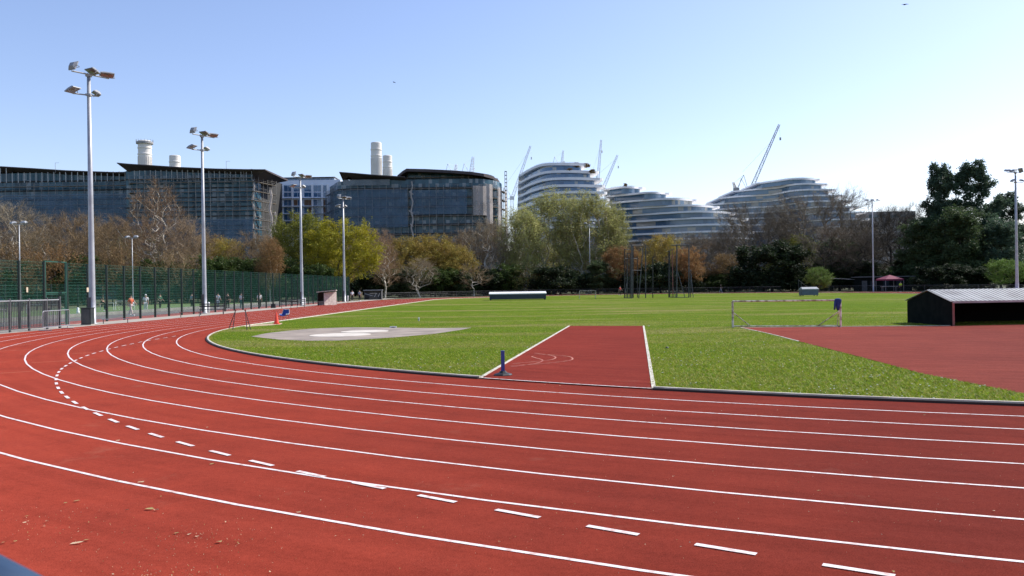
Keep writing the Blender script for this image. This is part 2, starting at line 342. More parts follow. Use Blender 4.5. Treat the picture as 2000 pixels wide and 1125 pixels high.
SC.cycles.max_bounces = 6; SC.cycles.transparent_max_bounces = 24; SC.cycles.caustics_reflective = False; SC.cycles.caustics_refractive = False
# ------------------------------------------------------------------ track
C0 = Vector((21.82, 47.84)); R0 = 37.115; PHI = 0.026
EX = Vector((math.cos(PHI), -math.sin(PHI))); EY = Vector((math.sin(PHI), math.cos(PHI))); SL = 84.4
C1 = C0 + EY * SL
def stadium(off, a0=None, n=72):
    r = R0 + off; out = []
    for i in range(n + 1):                      # near bend, from the left straight round to the right
        t = math.pi + math.pi * i / n; out.append(C0 + (EX * math.cos(t) + EY * math.sin(t)) * r)
    for k in range(1, 12): out.append(C0 + EX * r + EY * SL * k / 12)
    for i in range(n + 1):
        t = math.pi * i / n; out.append(C1 + (EX * math.cos(t) + EY * math.sin(t)) * r)
    for k in range(1, 12): out.append(C1 - EX * r - EY * SL * k / 12)
    return out
ground = sheet('ground', [(-2500, -400), (2500, -400), (2500, 4500), (-2500, 4500)], -0.06, EARTH)
outer = [(-24.6 - 1.2, -14)] + [tuple(C0 - EX * (R0 + 10.9) + EY * (-10))] + [tuple(p) for p in stadium(10.9)[73 + 11:73 + 11 + 73][::-1]] + [(86, -14)]
track = sheet('track', outer, 0.0, TR)
infield = sheet('infield_ground', [tuple(p) for p in stadium(-0.05)], 0.010, GR)
lm = 0
for k in range(1, 9):
    mb = MB(); ribbon(mb, [(p.x, p.y) for p in stadium(1.22 * k)], 0.047, 0.004, True)
    tag(mb.build('lane_line', LINE), kind='structure')
# kerb round the infield with a gap at the runway
def kang(p): d = Vector((p.x, p.y)) - C0; return math.atan2(d.dot(EY), d.dot(EX)) % (2 * math.pi)
ka = kang(G(948, 738)); kb = kang(G(1288, 757.5))
loop = stadium(0.0, n=180)
near = [(math.pi + math.pi * i / 180) for i in range(181)]
kept = [loop[i] for i in range(len(loop)) if not (i <= 180 and ka < near[i] < kb)]
# rotate list so the gap lies at the ends
gi = next(i for i in range(len(loop)) if i <= 180 and near[i] >= kb)
path = [loop[(gi + j) % len(loop)] for j in range(len(kept))]
def circ(t, r=R0): return C0 + (EX * math.cos(t) + EY * math.sin(t)) * r
path = [circ(kb)] + path[1:-1] + [circ(ka)]
def wall_along(mb, path, w, z0, z1, mi=0):
    n = len(path); A = []; B = []
    for i in range(n):
        a = path[max(i - 1, 0)]; b = path[min(i + 1, n - 1)]; t = (Vector(b) - Vector(a)).normalized(); nn = Vector((-t.y, t.x)) * w / 2
        A.append(Vector(path[i]) + nn); B.append(Vector(path[i]) - nn)
    vs = [(p.x, p.y, z) for L in (A, B) for z in (z0, z1) for p in L]
    fs = []
    for i in range(n - 1):
        a0, a1, b0, b1 = i, n + i, 2 * n + i, 3 * n + i
        fs += [(a0, a1, a1 + 1, a0 + 1), (b0, b0 + 1, b1 + 1, b1), (a1, b1, b1 + 1, a1 + 1)]
    fs += [(0, 2 * n, 3 * n, n), (n - 1, 2 * n - 1, 4 * n - 1, 3 * n - 1)]
    mb.add(vs, fs, mi)
mb = MB(); wall_along(mb, path, 0.065, -0.02, 0.064)
tag(mb.build('track_kerb', KERB), kind='structure')
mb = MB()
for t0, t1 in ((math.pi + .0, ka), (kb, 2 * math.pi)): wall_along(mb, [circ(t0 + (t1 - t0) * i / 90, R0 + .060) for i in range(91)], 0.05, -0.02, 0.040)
tag(mb.build('kerb_drain_shade', RUBBER_SHADE), kind='structure')  # drain edge strip, also paints the shade of the kerb's outer face
mb = MB(); ribbon(mb, [circ(ka + (kb - ka) * i / 30) for i in range(31)], 0.055, 0.026)
tag(mb.build('lane_line', LINE), kind='structure')
# dashed break line (centres of the dashes on the ground)
DC = [(1676,1115),(1417,1075),(1195,1037),(1010,1004),(853,976),(718,948),(607,928),(509,905),(429,886),(360,868),(304,851),(257,836),(222,823),(190,809),(166,799),(145,786),(130,776.5),(119.5,767),(113,758.5),(109.5,749.5),(109,741),(110.8,734),(114.5,727),(119.5,720.6),(128,715),(137,709.5),(146.5,704.5),(158,699.5),(170,694.5),(182.5,690.5),(198,686.3),(212,682),(226,679),(242,675),(257.5,672),(273,668.5),(290,665),(307,662.5),(323,660),(340,657)]
pts = [G(x, y) for x, y in DC]; pts = [Vector((p.x, p.y)) for p in pts]
pts.insert(0, pts[0] * 2 - pts[1])
sm = [pts[0]] + [(pts[i - 1] + pts[i] * 2 + pts[i + 1]) / 4 for i in range(1, len(pts) - 1)] + [pts[-1]]
mb = MB()
for i in range(len(sm)):
    t = (sm[min(i + 1, len(sm) - 1)] - sm[max(i - 1, 0)]).normalized()
    ribbon(mb, [sm[i] - t * 0.24, sm[i] + t * 0.24], 0.062, 0.008)
tag(mb.build('dashed_line', LINE), kind='structure')
mb = MB()
for (a, b) in (((-60,733),(61.6,725.6)),((62,708.8),(134.4,704.6)),((141,690.6),(183,688.8)),((112,672),(157,670)),((0,678),(64,672)),((0,686),(64,682.5)),((205,661.5),(236,659.5)),((236,674.6),(268,672.6)),((290,663.5),(335,661))):
    ribbon(mb, [G(*a).xy, G(*b).xy], 0.045, 0.006)
tag(mb.build('stagger_marks', LINE_OLD), kind='structure')
# runway
rw = [G(950, 738), G(1285, 757.3), G(1257, 637.2), G(1112, 637.2)]
rw[0] = Vector((*circ(ka), 0)); rw[1] = Vector((*circ(kb), 0))
nearedge = [circ(ka + (kb - ka) * i / 16, R0 + 0.02) for i in range(17)]
runway = sheet('runway', [tuple(p) for p in nearedge] + [tuple(rw[2].xy), tuple(rw[3].xy)], 0.019, TR2)
for a, b in ((rw[0], rw[3]), (rw[1], rw[2])):
    mb = MB(); wall_along(mb, [a.xy.lerp(b.xy, t / 6) for t in range(7)], 0.08, 0.0, 0.032)
    tag(mb.build('runway_edging', KERB), kind='structure')
# high jump fan on the right
dpts = [(1447,640.6),(1500,652),(1560,667.5),(1640,688),(1720,709),(1800,731),(1900,751),(2000,771),(2130,786)]
dg = [G(*p).xy for p in dpts]
far = [G(1700, 637.5).xy, G(1447, 640.6).xy]
fan_poly = [tuple(p) for p in dg] + [(17, 14.2), (40, 17), (46, 36), (30, 37.2)] + [tuple(G(1860, 637.3).xy)]
fan = sheet('high_jump_fan', fan_poly, 0.021, TR3)
mb = MB(); wall_along(mb, [G(1447, 640.6).xy, G(1600, 639).xy, G(1860, 636.6).xy], 0.07, 0.0, 0.034)
wall_along(mb, [Vector((p.x, p.y)) for p in catmull([Vector((p.x, p.y)) for p in dg[:3]], 4)], 0.05, 0.0, 0.028)
tag(mb.build('fan_edging', KERB), kind='structure')
# shot put pad
pp = [(490,658),(520,651.5),(560,647),(610,642.5),(680,639.8),(760,640.5),(840,641.5),(922,640.5),(900,645),(850,652.5),(780,659),(720,663),(660,666),(600,666.3),(545,664)]
pad = sheet('concrete_pad', [tuple(G(*p).xy) for p in pp], 0.018, PADM)
for (x0, x1, yy, nm) in ((611, 719, 655, 0), (671, 755, 648.2, 1)):
    a = G(x0, yy); b = G(x1, yy); c = (a + b) / 2; r = (b - a).length / 2
    mb = MB(); mb.prism([(c.x + r * math.cos(t * math.pi / 24), c.y + r * math.sin(t * math.pi / 24)) for t in range(48)], 0.0, 0.030)
    o = tag(mb.build('throwing_circle', CIRC), kind='structure')
sand = sheet('sand_strip', [tuple(G(*p).xy) for p in ((478,637.6),(505,634.5),(535,632),(552,631.5),(549,634),(530,635.8),(500,637.5),(480,639.3))], 0.020, SAND)
# path, courts beyond the fence, path behind the far bend
def lx(x, y): return C0 + EX * x + EY * y             # local track axes
def strip(name, x0, x1, y0, y1, z, m): return sheet(name, [tuple(lx(x0, y0)), tuple(lx(x1, y0)), tuple(lx(x1, y1)), tuple(lx(x0, y1))], z, m)
XO = -(R0 + 10.9)
path_s = strip('concrete_path', XO - 3.0, XO + 0.0, -22, 118, -0.012, CONC)
strip('court_red_strip', XO - 6.2, XO - 3.0, -20, 88, -0.016, TARMR)
strip('court_tarmac', XO - 11.5, XO - 6.2, -20, 88, -0.018, TARM)
strip('artificial_turf', XO - 34, XO - 11.5, -20, 88, -0.020, TURF)
rimo = stadium(14.5); rim = stadium(10.9)
far_out = [p for p in rimo[84:84 + 73]]; far_in = [p for p in rim[84:84 + 73]]
sheet('far_path', [tuple(p) for p in far_out] + [tuple(p) for p in far_in[::-1]], -0.020, mat('worn_verge', (0.07, 0.085, 0.03), 0.95, (0.10, 0.08, 0.05), 0.4))
sheet('park_lawn', [(-62, 120), (150, 30), (150, 400), (-120, 400)], -0.05, mat('rough_lawn', (0.055, 0.085, 0.018), 0.95, (0.075, 0.06, 0.03), 0.25, 0.6, 6))
# ------------------------------------------------------------------ grass blades, daisies, litter
def in_poly(x, y, poly):
    ins = np.zeros(len(x), bool); n = len(poly)
    for i in range(n):
        x0, y0 = poly[i][0], poly[i][1]; x1, y1 = poly[(i + 1) % n][0], poly[(i + 1) % n][1]
        c = ((y0 > y) != (y1 > y)) & (x < (x1 - x0) * (y - y0) / ((y1 - y0) or 1e-9) + x0); ins ^= c
    return ins
pol_in = [tuple(p) for p in stadium(-0.02)]; pol_rw = [tuple(p) for p in nearedge] + [tuple(rw[2].xy), tuple(rw[3].xy)]
pol_pad = [tuple(G(*p).xy) for p in pp]
def field_points(n, ymax, seed):
    rg = np.random.default_rng(seed); u = rg.random(n * 3)
    y = 10.5 / (1 - u * (1 - 10.5 / ymax)); x = (rg.random(n * 3) - 0.5) * 1.36 * y
    ok = in_poly(x, y, pol_in) & ~in_poly(x, y, pol_rw) & ~in_poly(x, y, fan_poly) & ~in_poly(x, y, pol_pad)
    return x[ok][:n], y[ok][:n], rg
def raw_mesh(name, V, Fv, mats, mi=None):
    me = bpy.data.meshes.new(name); k = Fv.shape[1]; nf = len(Fv)
    me.vertices.add(len(V)); me.vertices.foreach_set('co', np.ascontiguousarray(V, np.float32).ravel())
    me.loops.add(nf * k); me.loops.foreach_set('vertex_index', np.ascontiguousarray(Fv, np.int32).ravel())
    me.polygons.add(nf); me.polygons.foreach_set('loop_start', np.arange(0, nf * k, k, dtype=np.int32))
    for m in mats: me.materials.append(m)
    if mi is not None: me.polygons.foreach_set('material_index', np.ascontiguousarray(mi, np.int32))
    me.update(); me.validate(); return me
def blades(n, ymax, seed):
    x, y, rg = field_points(n, ymax, seed); kp = rg.random(len(x)) < np.clip((ymax - y) / (ymax * .6), 0, 1); x = x[kp]; y = y[kp]; n = len(x)
    h = (0.022 + 0.03 * rg.random(n)) * np.clip(1.2 - y / 110, .4, 1.2); a = rg.random(n) * 6.283; wd = 0.004 + 0.0016 * np.sqrt(y)
    lean = 1.5 * h; b = rg.random(n) * 6.283
    V = np.zeros((n, 3, 3)); V[:, 0] = np.c_[x - np.cos(a) * wd, y - np.sin(a) * wd, np.full(n, .008)]; V[:, 1] = np.c_[x + np.cos(a) * wd, y + np.sin(a) * wd, np.full(n, .008)]
    V[:, 2] = np.c_[x + np.cos(b) * lean, y + np.sin(b) * lean, .01 + h]
    return V.reshape(-1, 3), np.arange(3 * n).reshape(-1, 3), rg.integers(0, 3, n)
gm = [leaf_material('grass_blade_a', (0.215, 0.315, 0.012), (0.25, 0.335, 0.016), 0.8, 0.4, 0), leaf_material('grass_blade_b', (0.135, 0.225, 0.010), (0.185, 0.275, 0.014), 0.8, 0.4, 0), leaf_material('grass_blade_dry', (0.42, 0.37, 0.10), (0.31, 0.31, 0.05), 0.8, 0.4, 0)]
V, Fc, mi = blades(150000, 75, 3)
go = bpy.data.objects.new('grass', raw_mesh('grass', V, Fc, gm, mi)); COL.objects.link(go)
tag(go, 'short sunlit green grass covering the infield', 'grass', kind='stuff')
# ragged longer tufts along the kerb
rg = np.random.default_rng(12); t = math.pi + 0.06 + (math.pi * 0.72) * rg.random(9000)
t = t[(t < ka - .001) | (t > kb + .001)]; rr = R0 - 0.05 - 0.14 * rg.random(len(t)) ** 2
x = C0.x + (EX.x * np.cos(t) + EY.x * np.sin(t)) * rr; y = C0.y + (EX.y * np.cos(t) + EY.y * np.sin(t)) * rr
n = len(x); h = 0.03 + .05 * rg.random(n); a = rg.random(n) * 6.28; b = rg.random(n) * 6.28
V = np.zeros((n, 3, 3)); V[:, 0] = np.c_[x - np.cos(a) * .008, y - np.sin(a) * .008, np.full(n, .01)]; V[:, 1] = np.c_[x + np.cos(a) * .008, y + np.sin(a) * .008, np.full(n, .01)]; V[:, 2] = np.c_[x + np.cos(b) * h * .6, y + np.sin(b) * h * .6, h + .01]
eg = bpy.data.objects.new('edge_grass', raw_mesh('edge_grass', V.reshape(-1, 3), np.arange(3 * n).reshape(-1, 3), gm, rg.choice([0, 2, 2], n))); COL.objects.link(eg)
tag(eg, 'longer yellowed grass tufts growing along the inside of the kerb', 'grass', kind='stuff')
x, y, rg = field_points(900, 34, 9); keep = np.sin(x * .9) * np.cos(y * .7) + rg.random(len(x)) > 0.55; x = x[keep]; y = y[keep]; n = len(x)
mb = MB()
for i in range(n):
    s = .010 + .007 * random.random(); mb.box((x[i], y[i], .045), (s * 1.6, s * 1.6, s * .7))
tag(mb.build('daisies', mat('daisy_white', (0.75, 0.75, 0.62), 0.9)), 'scattered white daisies in the infield grass', 'flowers', kind='stuff')
# dry leaf litter on the near track
mb = MB()
def leafbit(px, py, L, W, ang):
    L *= .62; W *= .7; p = G(px, py); c = math.cos(ang); s = math.sin(ang)
    q = [(-L / 2, -W * .2), (-L * .15, -W / 2), (L * .3, -W * .4), (L / 2, W * .1), (L * .2, W / 2), (-L * .3, W * .35)]
    vs = [(p.x + a * c - b * s, p.y + a * s + b * c, 0.009 + 0.012 * random.random()) for a, b in q]
    mb.add(vs, [tuple(range(6))], random.choice([0, 0, 1]))
for (px, py, L, W, a) in ((292,996,.14,.06,.1),(305,998,.10,.03,-.2),(150,980,.10,.05,.3),(128,985,.06,.02,.2),(150,1063,.17,.04,.35),(170,1057,.09,.03,.3),(248,998,.06,.015,.3),(52,1011,.06,.012,.6),(48,1023,.06,.015,.4),(92,1021,.05,.02,.4),(345,1043,.07,.04,.2),(370,1046,.06,.03,.2),(428,1061,.08,.05,.3),(385,1050,.06,.03,.1),(230,941,.10,.018,.5),(275,944,.12,.022,.55),(415,908,.12,.03,.5),(230,862,.10,.02,.4),(350,840,.12,.02,.3),(405,836,.07,.02,.4),(215,807,.10,.02,.3),(583,1003,.08,.02,.3),(85,1030,.05,.02,.4),(8,1062,.07,.04,.2),(30,1060,.05,.03,.4),(260,925,.03,.02,.1),(440,1022,.03,.03,.1),(1837,1021,.03,.025,.2),(1600,960,.08,.01,.05),(1315,932,.05,.012,.1),(1940,1000,.06,.02,.1),(680,954,.03,.02,.3),(315,972,.03,.02,.3),(1745,1120,.04,.03,.2),(1115,1106,.03,.012,.7)):
    leafbit(px, py, L, W, a)
for i in range(700):
    cx, cy, sx, sy = random.choice([(110, 1020, 130, 30), (400, 1050, 120, 20), (250, 1075, 220, 40), (950, 1050, 500, 60), (650, 1000, 400, 60), (1650, 1000, 300, 80), (330, 1120, 160, 12), (1400, 900, 600, 60)])
    px = random.gauss(cx, sx * .7); py = random.gauss(cy, sy * .7)
    if py > 840 and px > -20: leafbit(px, py, random.uniform(.004, .014) * random.choice([1, 1, 1, 2.2]), random.uniform(.004, .009), random.uniform(0, 3))
for i in range(160):                                     # pale scuffs beside the bollard and on the fan
    px, py = random.choice([(random.gauss(1180, 40), random.gauss(690, 20)), (random.gauss(1210, 25), random.gauss(655, 8)), (random.gauss(1080, 60), random.gauss(745, 8)), (random.gauss(1850, 80), random.gauss(665, 14)), (random.gauss(1250, 400), random.gauss(800, 25))])
    if 990 < px < 2000: leafbit(px, py, random.uniform(.03, .07), random.uniform(.008, .02), random.uniform(0, 3))
tag(mb.build('leaf_litter', [mat('dry_leaf', (0.58, 0.44, 0.28), 0.9, (0.46, 0.33, 0.20), 8), mat('olive_leaf', (0.36, 0.29, 0.10), 0.9, (0.28, 0.2, 0.08), 8)]), 'dry leaves and crumbs strewn on the red track', 'leaves', kind='stuff')
# pale rope-like scuff arcs on the runway
mb = MB()
for (xa, ya, xb, yb, bulge) in ((997,716,1118,702,0),(1000,712,1085,700,0),(998,718,1060,706,0)):
    cpts = [(xa, ya), ((xa + xb) / 2, ya - 4), (xb - 8, yb + 4), (xb, yb - 1), (xb - 12, yb - 5), ((xa + xb) / 2 + 10, yb - 8), (xa + 45, yb - 9)]
    cc = catmull([Vector((*G(*p).xy, 0)) for p in cpts], 5); ribbon(mb, [c.xy for c in cc], 0.05, 0.0235)
tag(mb.build('chalk_marks', mat('chalk_scuff', (0.42, 0.17, 0.11), 0.9, (0.36, 0.07, 0.05), 5, lo=.4, hi=.6)), kind='structure')
# ================================================================== THINGS
# ------------------------------------------------------------------ floodlights
def lamp_head(parent, c, yaw, pitch, sx=0.62, sy=0.5, sz=0.24):
    rot = Matrix.Rotation(yaw, 3, 'Z') @ Matrix.Rotation(pitch, 3, 'X')
    h = MB(); hx, hy = sx / 2, sy / 2; vs = []
    for (kx, ky, z) in ((1, 1, -sz * .35), (1, 1, -sz * .12), (.62, .45, sz * .5)):
        for (a, b) in ((-1, -1), (1, -1), (1, 1), (-1, 1)): vs.append(rot @ Vector((a * hx * kx, b * hy * ky, z)) + Vector(c))
    fs = [(k * 4 + i, k * 4 + (i + 1) % 4, k * 4 + 4 + (i + 1) % 4, k * 4 + 4 + i) for k in range(2) for i in range(4)] + [(8, 9, 10, 11), (3, 2, 1, 0)]
    h.add(vs, fs)
    h.bar(rot @ Vector((-hx - .03, 0, 0)) + Vector(c), rot @ Vector((-hx - .03, 0, -sz)) + Vector(c), .02, 4)
    h.bar(rot @ Vector((hx + .03, 0, 0)) + Vector(c), rot @ Vector((hx + .03, 0, -sz)) + Vector(c), .02, 4)
    h.bar(rot @ Vector((-hx - .03, 0, -sz)) + Vector(c), rot @ Vector((hx + .03, 0, -sz)) + Vector(c), .02, 4)
    o = h.build('lamp_head', LAMPBODY, parent)
    g = MB(); g.box(rot @ Vector((0, 0, -sz * .35 - .012)) + Vector(c), (sx * .88, sy * .84, .02), rot); g.build('lamp_glass', LAMPGLASS, o)
    return o
def pole_mb(h, r0, r1, n=10):
    mb = MB(); mb.lathe([(r0 * 1.7, 0), (r0 * 1.7, .04), (r0, .05), (r0, 1.5), (r0 * .96, 1.55), ((r0 + r1) / 2, h * .5), (r1, h)], n); return mb
def flood_mast(label, loc, rz=0.0):
    t = thing('floodlight_mast', label, 'floodlight', loc, rz, 'floodlight masts')
    H = 16.3
    pole_mb(H, .21, .11).build('pole', STEEL, t, smooth=True)
    MB().bar((-.55, -1.05, H - .02), (.8, 1.05, H + .0), .05, 6).box((0, 0, H - .05), (.3, .3, .18)).build('crossarm', STEEL, t)
    MB().bar((-.75, -.62, H - 1.35), (.35, .55, H - 1.3), .045, 6).box((0, 0, H - 1.33), (.32, .32, .14)).build('crossarm', STEEL, t)
    lamp_head(t, (-.5, -.98, H + .36), R(-25), R(66), .62, .60)
    lamp_head(t, (.22, .1, H + .28), R(150), R(26), .85, .62)
    lamp_head(t, (.70, 1.0, H + .26), R(215), R(20), .85, .60)
    lamp_head(t, (-.72, -.65, H - 1.08), R(250), R(18), .62, .80)
    lamp_head(t, (.26, .5, H - 1.08), R(130), R(28), .62, .5)
    d = MB(); d.box((-.10, -.16, .95), (.22, .12, 1.6)); d.build('door_cover', STEEL_D, t)
    return t
masts = [(181, 633, 'tallest looking grey floodlight mast, nearest one, beside the dark cabinet'), (400, 612, 'grey floodlight mast rising from the bench by the green fence, second along the path'),
         (590, 597, 'grey floodlight mast in front of the pale gap building, third along the path'), (673, 589.5, 'grey floodlight mast against the yellow green tree, at the far end of the green fence')]
M0 = None
for i, (px, py, lab) in enumerate(masts):
    p = G(px, py)
    if M0 is None: M0 = flood_mast(lab, p)
    else: dup(M0, p, R((4, -6, 3)[i - 1]), lab)
p = GX(1986.5, 110); dup(M0, p, R(140), 'dark grey floodlight mast above the shed roof, against the tall evergreens')
def court_light(label, loc, H, n, rz, r=.08, spread=.75, name='court_light'):
    t = thing(name, label, 'floodlight', loc, rz, 'lamp posts around the ground')
    pole_mb(H, r, r * .6, 8).build('pole', STEEL, t, smooth=True)
    MB().bar((-spread, 0, H), (spread, 0, H), .04, 6).build('crossarm', STEEL, t)
    for k in range(n):
        x = -spread + 2 * spread * k / (n - 1); lamp_head(t, (x, -.1, H + .22), R(20 if x > 0 else -20), R(14), .6, .62, .26)
    return t
court_light('slim lamp post with twin white heads behind the left end of the fence', GX(40, 94), 10.0, 2, R(-15))
court_light('slim lamp post with twin heads standing between the two nearest masts', GX(260, 121), 10.0, 2, R(-15))
court_light('slim dark lamp post with twin white heads before the pale green trees', GX(1153, 190), 16.2, 2, R(4), .10, .95)
court_light('tall grey lamp post carrying three heads in a row beside the gazebo', GX(1706, 156), 17.2, 3, R(6), .15, 1.15)
# dark cabinet by the first mast
p = G(176, 634); t = thing('electrical_cabinet', 'dark green metal cabinet standing at the foot of the nearest mast', 'cabinet', p)
MB().box((-.0, -.28, .55), (.62, .46, 1.02)).box((0, -.28, 1.08), (.68, .52, .05)).build('cabinet_body', CAB, t)
MB().box((-.0, -.52, .55), (.5, .02, .88)).build('door', STEEL_D, t)
MB().box((-.0, -.28, .02), (.66, .5, .06)).build('plinth', CONC, t)
# ------------------------------------------------------------------ tall green mesh fence
fdir = Vector((EY.x, EY.y, 0)); fx0 = lx(XO - 3.05, -8); FS = Vector((fx0.x, fx0.y, 0))
def fpt(d): return FS + fdir * d
def panel_mb(wd, h, vs=.05, hs=.2, z0=.06, rv=.0030, rh=.0055):
    mb = MB(); n = int(wd / vs)
    for i in range(1, n): x = wd * i / n; mb.bar((x, 0, z0), (x, 0, h), rv, 3)
    k = int((h - z0) / hs)
    for j in range(k + 1):
        z = z0 + (h - z0) * j / k
        for yy in (-.008, .008): mb.bar((0, yy, z), (wd, yy, z), rh, 3)
    return mb
def mesh_fence(name, label, start, direction, bays, bay, h, group, vs=.05, first_gate=None, thick=.082):
    rz = math.atan2(direction.y, direction.x)
    t = thing(name, label, 'fence', start, rz, group)
    pm = MB().box((0, 0, h / 2), (thick * 1.6, thick * 1.6, h)).box((0, 0, h + .01), (thick * 1.8, thick * 1.8, .03)); proto = None; pproto = None
    for i in range(bays + 1):
        if proto is None: proto = pm.build('post', POSTG, t)
        else: c = proto.copy(); COL.objects.link(c); c.parent = t; c.location = (i * bay, 0, 0)
        if i < bays and i != first_gate:
            if pproto is None: pproto = panel_mb(bay, h, vs).build('mesh_panel', GREENP, t); pproto.location = (i * bay, 0, 0)
            else: c = pproto.copy(); COL.objects.link(c); c.parent = t; c.location = (i * bay, 0, 0)
    return t
mesh_fence('mesh_fence', 'tall green wire mesh fence between the running track and the sports court', fpt(-2.5), fdir, 39, 2.5, 4.0, 'green mesh fences', first_gate=5)
# gate in the fence
gp = G(131, 641); dd = (gp - FS).dot(fdir); 
rzf = math.atan2(fdir.y, fdir.x)
t = thing('gate', 'lighter green framed mesh gate standing in the tall fence', 'gate', fpt(10.0), rzf)
g = MB()
for x in (.1, 2.4): g.box((x, 0, 2.05), (.10, .10, 4.1))
g.box((1.25, 0, 4.06), (2.2, .08, .08)); g.box((1.25, 0, 2.1), (2.2, .08, .08)); g.build('gate_frame', GREENM, t)
l = panel_mb(2.1, 2.0, .06, .2); l2 = MB(); l2.v = [(x + .2, y, z) for x, y, z in l.v]; l2.f = l.f; l2.m = l.m
for x in (.2, 2.3): l2.box((x, 0, 1.05), (.05, .05, 1.95))
for z in (.1, 1.05, 2.0): l2.box((1.25, 0, z), (2.05, .04, .05))
lf = l2.build('gate_leaf', GREENM, t); MB().box((.42, -.06, 1.05), (.06, .12, .18)).build('latch', STEEL_D, lf)
# far side fence of the courts
fb = lx(XO - 33, 5); mesh_fence('mesh_fence', 'green mesh fence along the far side of the sports court', Vector((fb.x, fb.y, 0)), fdir, 36, 3.0, 3.2, 'green mesh fences', vs=.09)
cr = lx(XO - 3.05, 86.5); cdir = Vector((-EX.x, -EX.y, 0)); mesh_fence('mesh_fence', 'green mesh fence closing the far end of the sports court', Vector((cr.x, cr.y, 0)), cdir, 10, 3.0, 4.0, 'green mesh fences', vs=.09)
# notices on the fence
for (px, py, d, w_, h_, lab) in ((172, 566, 0, .34, .3, 'small cream notice fixed to the fence beside the nearest mast'), (53, 566, 0, .16, .3, 'small white notice fixed near the left end of the fence')):
    q = ray(px, py); # intersect with the fence plane
    nrm = Vector((fdir.y, -fdir.x, 0)); tt = (FS + nrm * .06 - cam_pos).dot(nrm) / q.dot(nrm); c = cam_pos + q * tt
    o = MB().box((0, 0, 0), (w_, .02, h_)).build('notice', mat('notice_board', (0.62, 0.50, 0.36), 0.7)); o.location = c; o.rotation_euler = (0, 0, rzf); tag(o, lab, 'sign')
# ------------------------------------------------------------------ dark bar railing + crowd barriers, left
a = G(-60, 653); b = G(117, 641); a.x = b.x - .35 - (b.y - a.y) * .02; dv = (b - a); L = dv.length
t = thing('bar_railing', 'dark steel bar railing with flat top rail at the left edge of the track', 'railing', a, math.atan2(dv.y, dv.x))
MB().box((L / 2, 0, 1.68), (L, .05, .06)).build('top_rail', STEEL, t); MB().box((L / 2, 0, .14), (L, .04, .05)).build('bottom_rail', STEEL_D, t)
nb = int(L / .125); bars = MB()
for i in range(nb): bars.box((L * i / nb + .06, 0, .93), (.030, .030, 1.5))
bars.build('bars', STEEL_D, t)
k = 0
while k * 1.55 < L - .3:
    MB().box((k * 1.55 + .02, .02, .9), (.09, .09, 1.8)).build('post', STEEL_D, t); k += 1
MB().box((L, 0, .93), (.11, .11, 1.86)).build('post', STEEL_D, t)
def crowd_barrier(label, p, q):
    d = q - p; L = d.length; t = thing('crowd_barrier', label, 'barrier', p, math.atan2(d.y, d.x), 'crowd barriers')
    f = MB(); zb, zt = .18, 1.08
    f.tube([(0, 0, zb), (0, 0, zt - .08), (.08, 0, zt), (L - .08, 0, zt), (L, 0, zt - .08), (L, 0, zb), (0, 0, zb)], .021, 6); f.build('frame', STEEL, t)
    v = MB()
    for i in range(1, 14): v.bar((L * i / 14, 0, zb), (L * i / 14, 0, zt), .008, 4)
    v.build('bars', STEEL, t)
    for x in (.25, L - .25): MB().bar((x, -.35, .02), (x, .35, .02), .02, 6).bar((x, 0, .02), (x, 0, zb), .02, 6).build('foot', STEEL, t)
    return t
crowd_barrier('galvanised crowd barrier standing in front of the dark railing end', G(84, 646.5), G(136, 641))
crowd_barrier('galvanised crowd barrier leaning at the left frame edge behind the dark railing', G(-60, 640), G(14, 637))
# ------------------------------------------------------------------ hut, benches along the path
p0 = G(619, 596.5); p1 = G(655, 595.5)
Zs = p0.y; t = thing('shelter_hut', 'small pale boarded dugout shelter with open dark side beside the fence', 'shelter', p0, R(8))
wd = (655 - 619) / F * Zs; hh = 28 / F * Zs
f = MB(); f.add([(wd * .40, -.0, 0), (wd, 1.5, 0), (wd, 1.5, hh * .95), (wd * .40, 0, hh * .86), (wd * .37, .05, 0), (wd * .97, 1.55, 0), (wd * .97, 1.55, hh * .95), (wd * .37, .05, hh * .86)], [(0, 1, 2, 3), (5, 4, 7, 6), (0, 3, 7, 4), (1, 5, 6, 2), (0, 4, 5, 1)])
f.build('front_panel', WOODP, t)
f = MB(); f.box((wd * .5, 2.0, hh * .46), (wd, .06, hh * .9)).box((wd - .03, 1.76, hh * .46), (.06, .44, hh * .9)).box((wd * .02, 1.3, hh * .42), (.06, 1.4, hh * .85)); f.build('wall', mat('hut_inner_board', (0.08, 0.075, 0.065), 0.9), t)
f = MB(); rr = Matrix.Rotation(R(5), 3, 'Y'); f.box((wd * .5, .95, hh * .98), (wd * 1.04, 2.3, .09), rr.inverted()); f.build('roof', WOODP, t)
MB().box((wd * .2, 1.0, .45), (wd * .36, .5, .08)).box((wd * .2, 1.0, .2), (wd * .3, .08, .4)).build('seat', WOODP, t)
def bench(label, p, L, rz, m, back=True, seath=.45, grp='benches along the path'):
    t = thing('bench', label, 'bench', p, rz, grp)
    MB().box((L / 2, -.10, seath), (L, .13, .04)).box((L / 2, .07, seath), (L, .13, .04)).build('seat', m, t)
    if back: MB().box((L / 2, .22, seath + .28), (L, .04, .13)).box((L / 2, .24, seath + .46), (L, .04, .10)).build('backrest', m, t)
    for x in (.12, L - .12):
        f = MB(); f.bar((x, -.16, 0), (x, -.14, seath), .025, 6).bar((x, .16, 0), (x, .23, seath + (.5 if back else 0)), .025, 6).bar((x, -.16, .22), (x, .17, .22), .02, 6)
        f.build('leg', STEEL_D, t)
    return t
bench('black metal bench at the foot of the second floodlight mast', G(389, 615), 2.1, R(12), BLACKP)
bench('black bench with bags on it, on the path before the third mast', G(548, 602.5), 1.9, R(14), BLACKP)
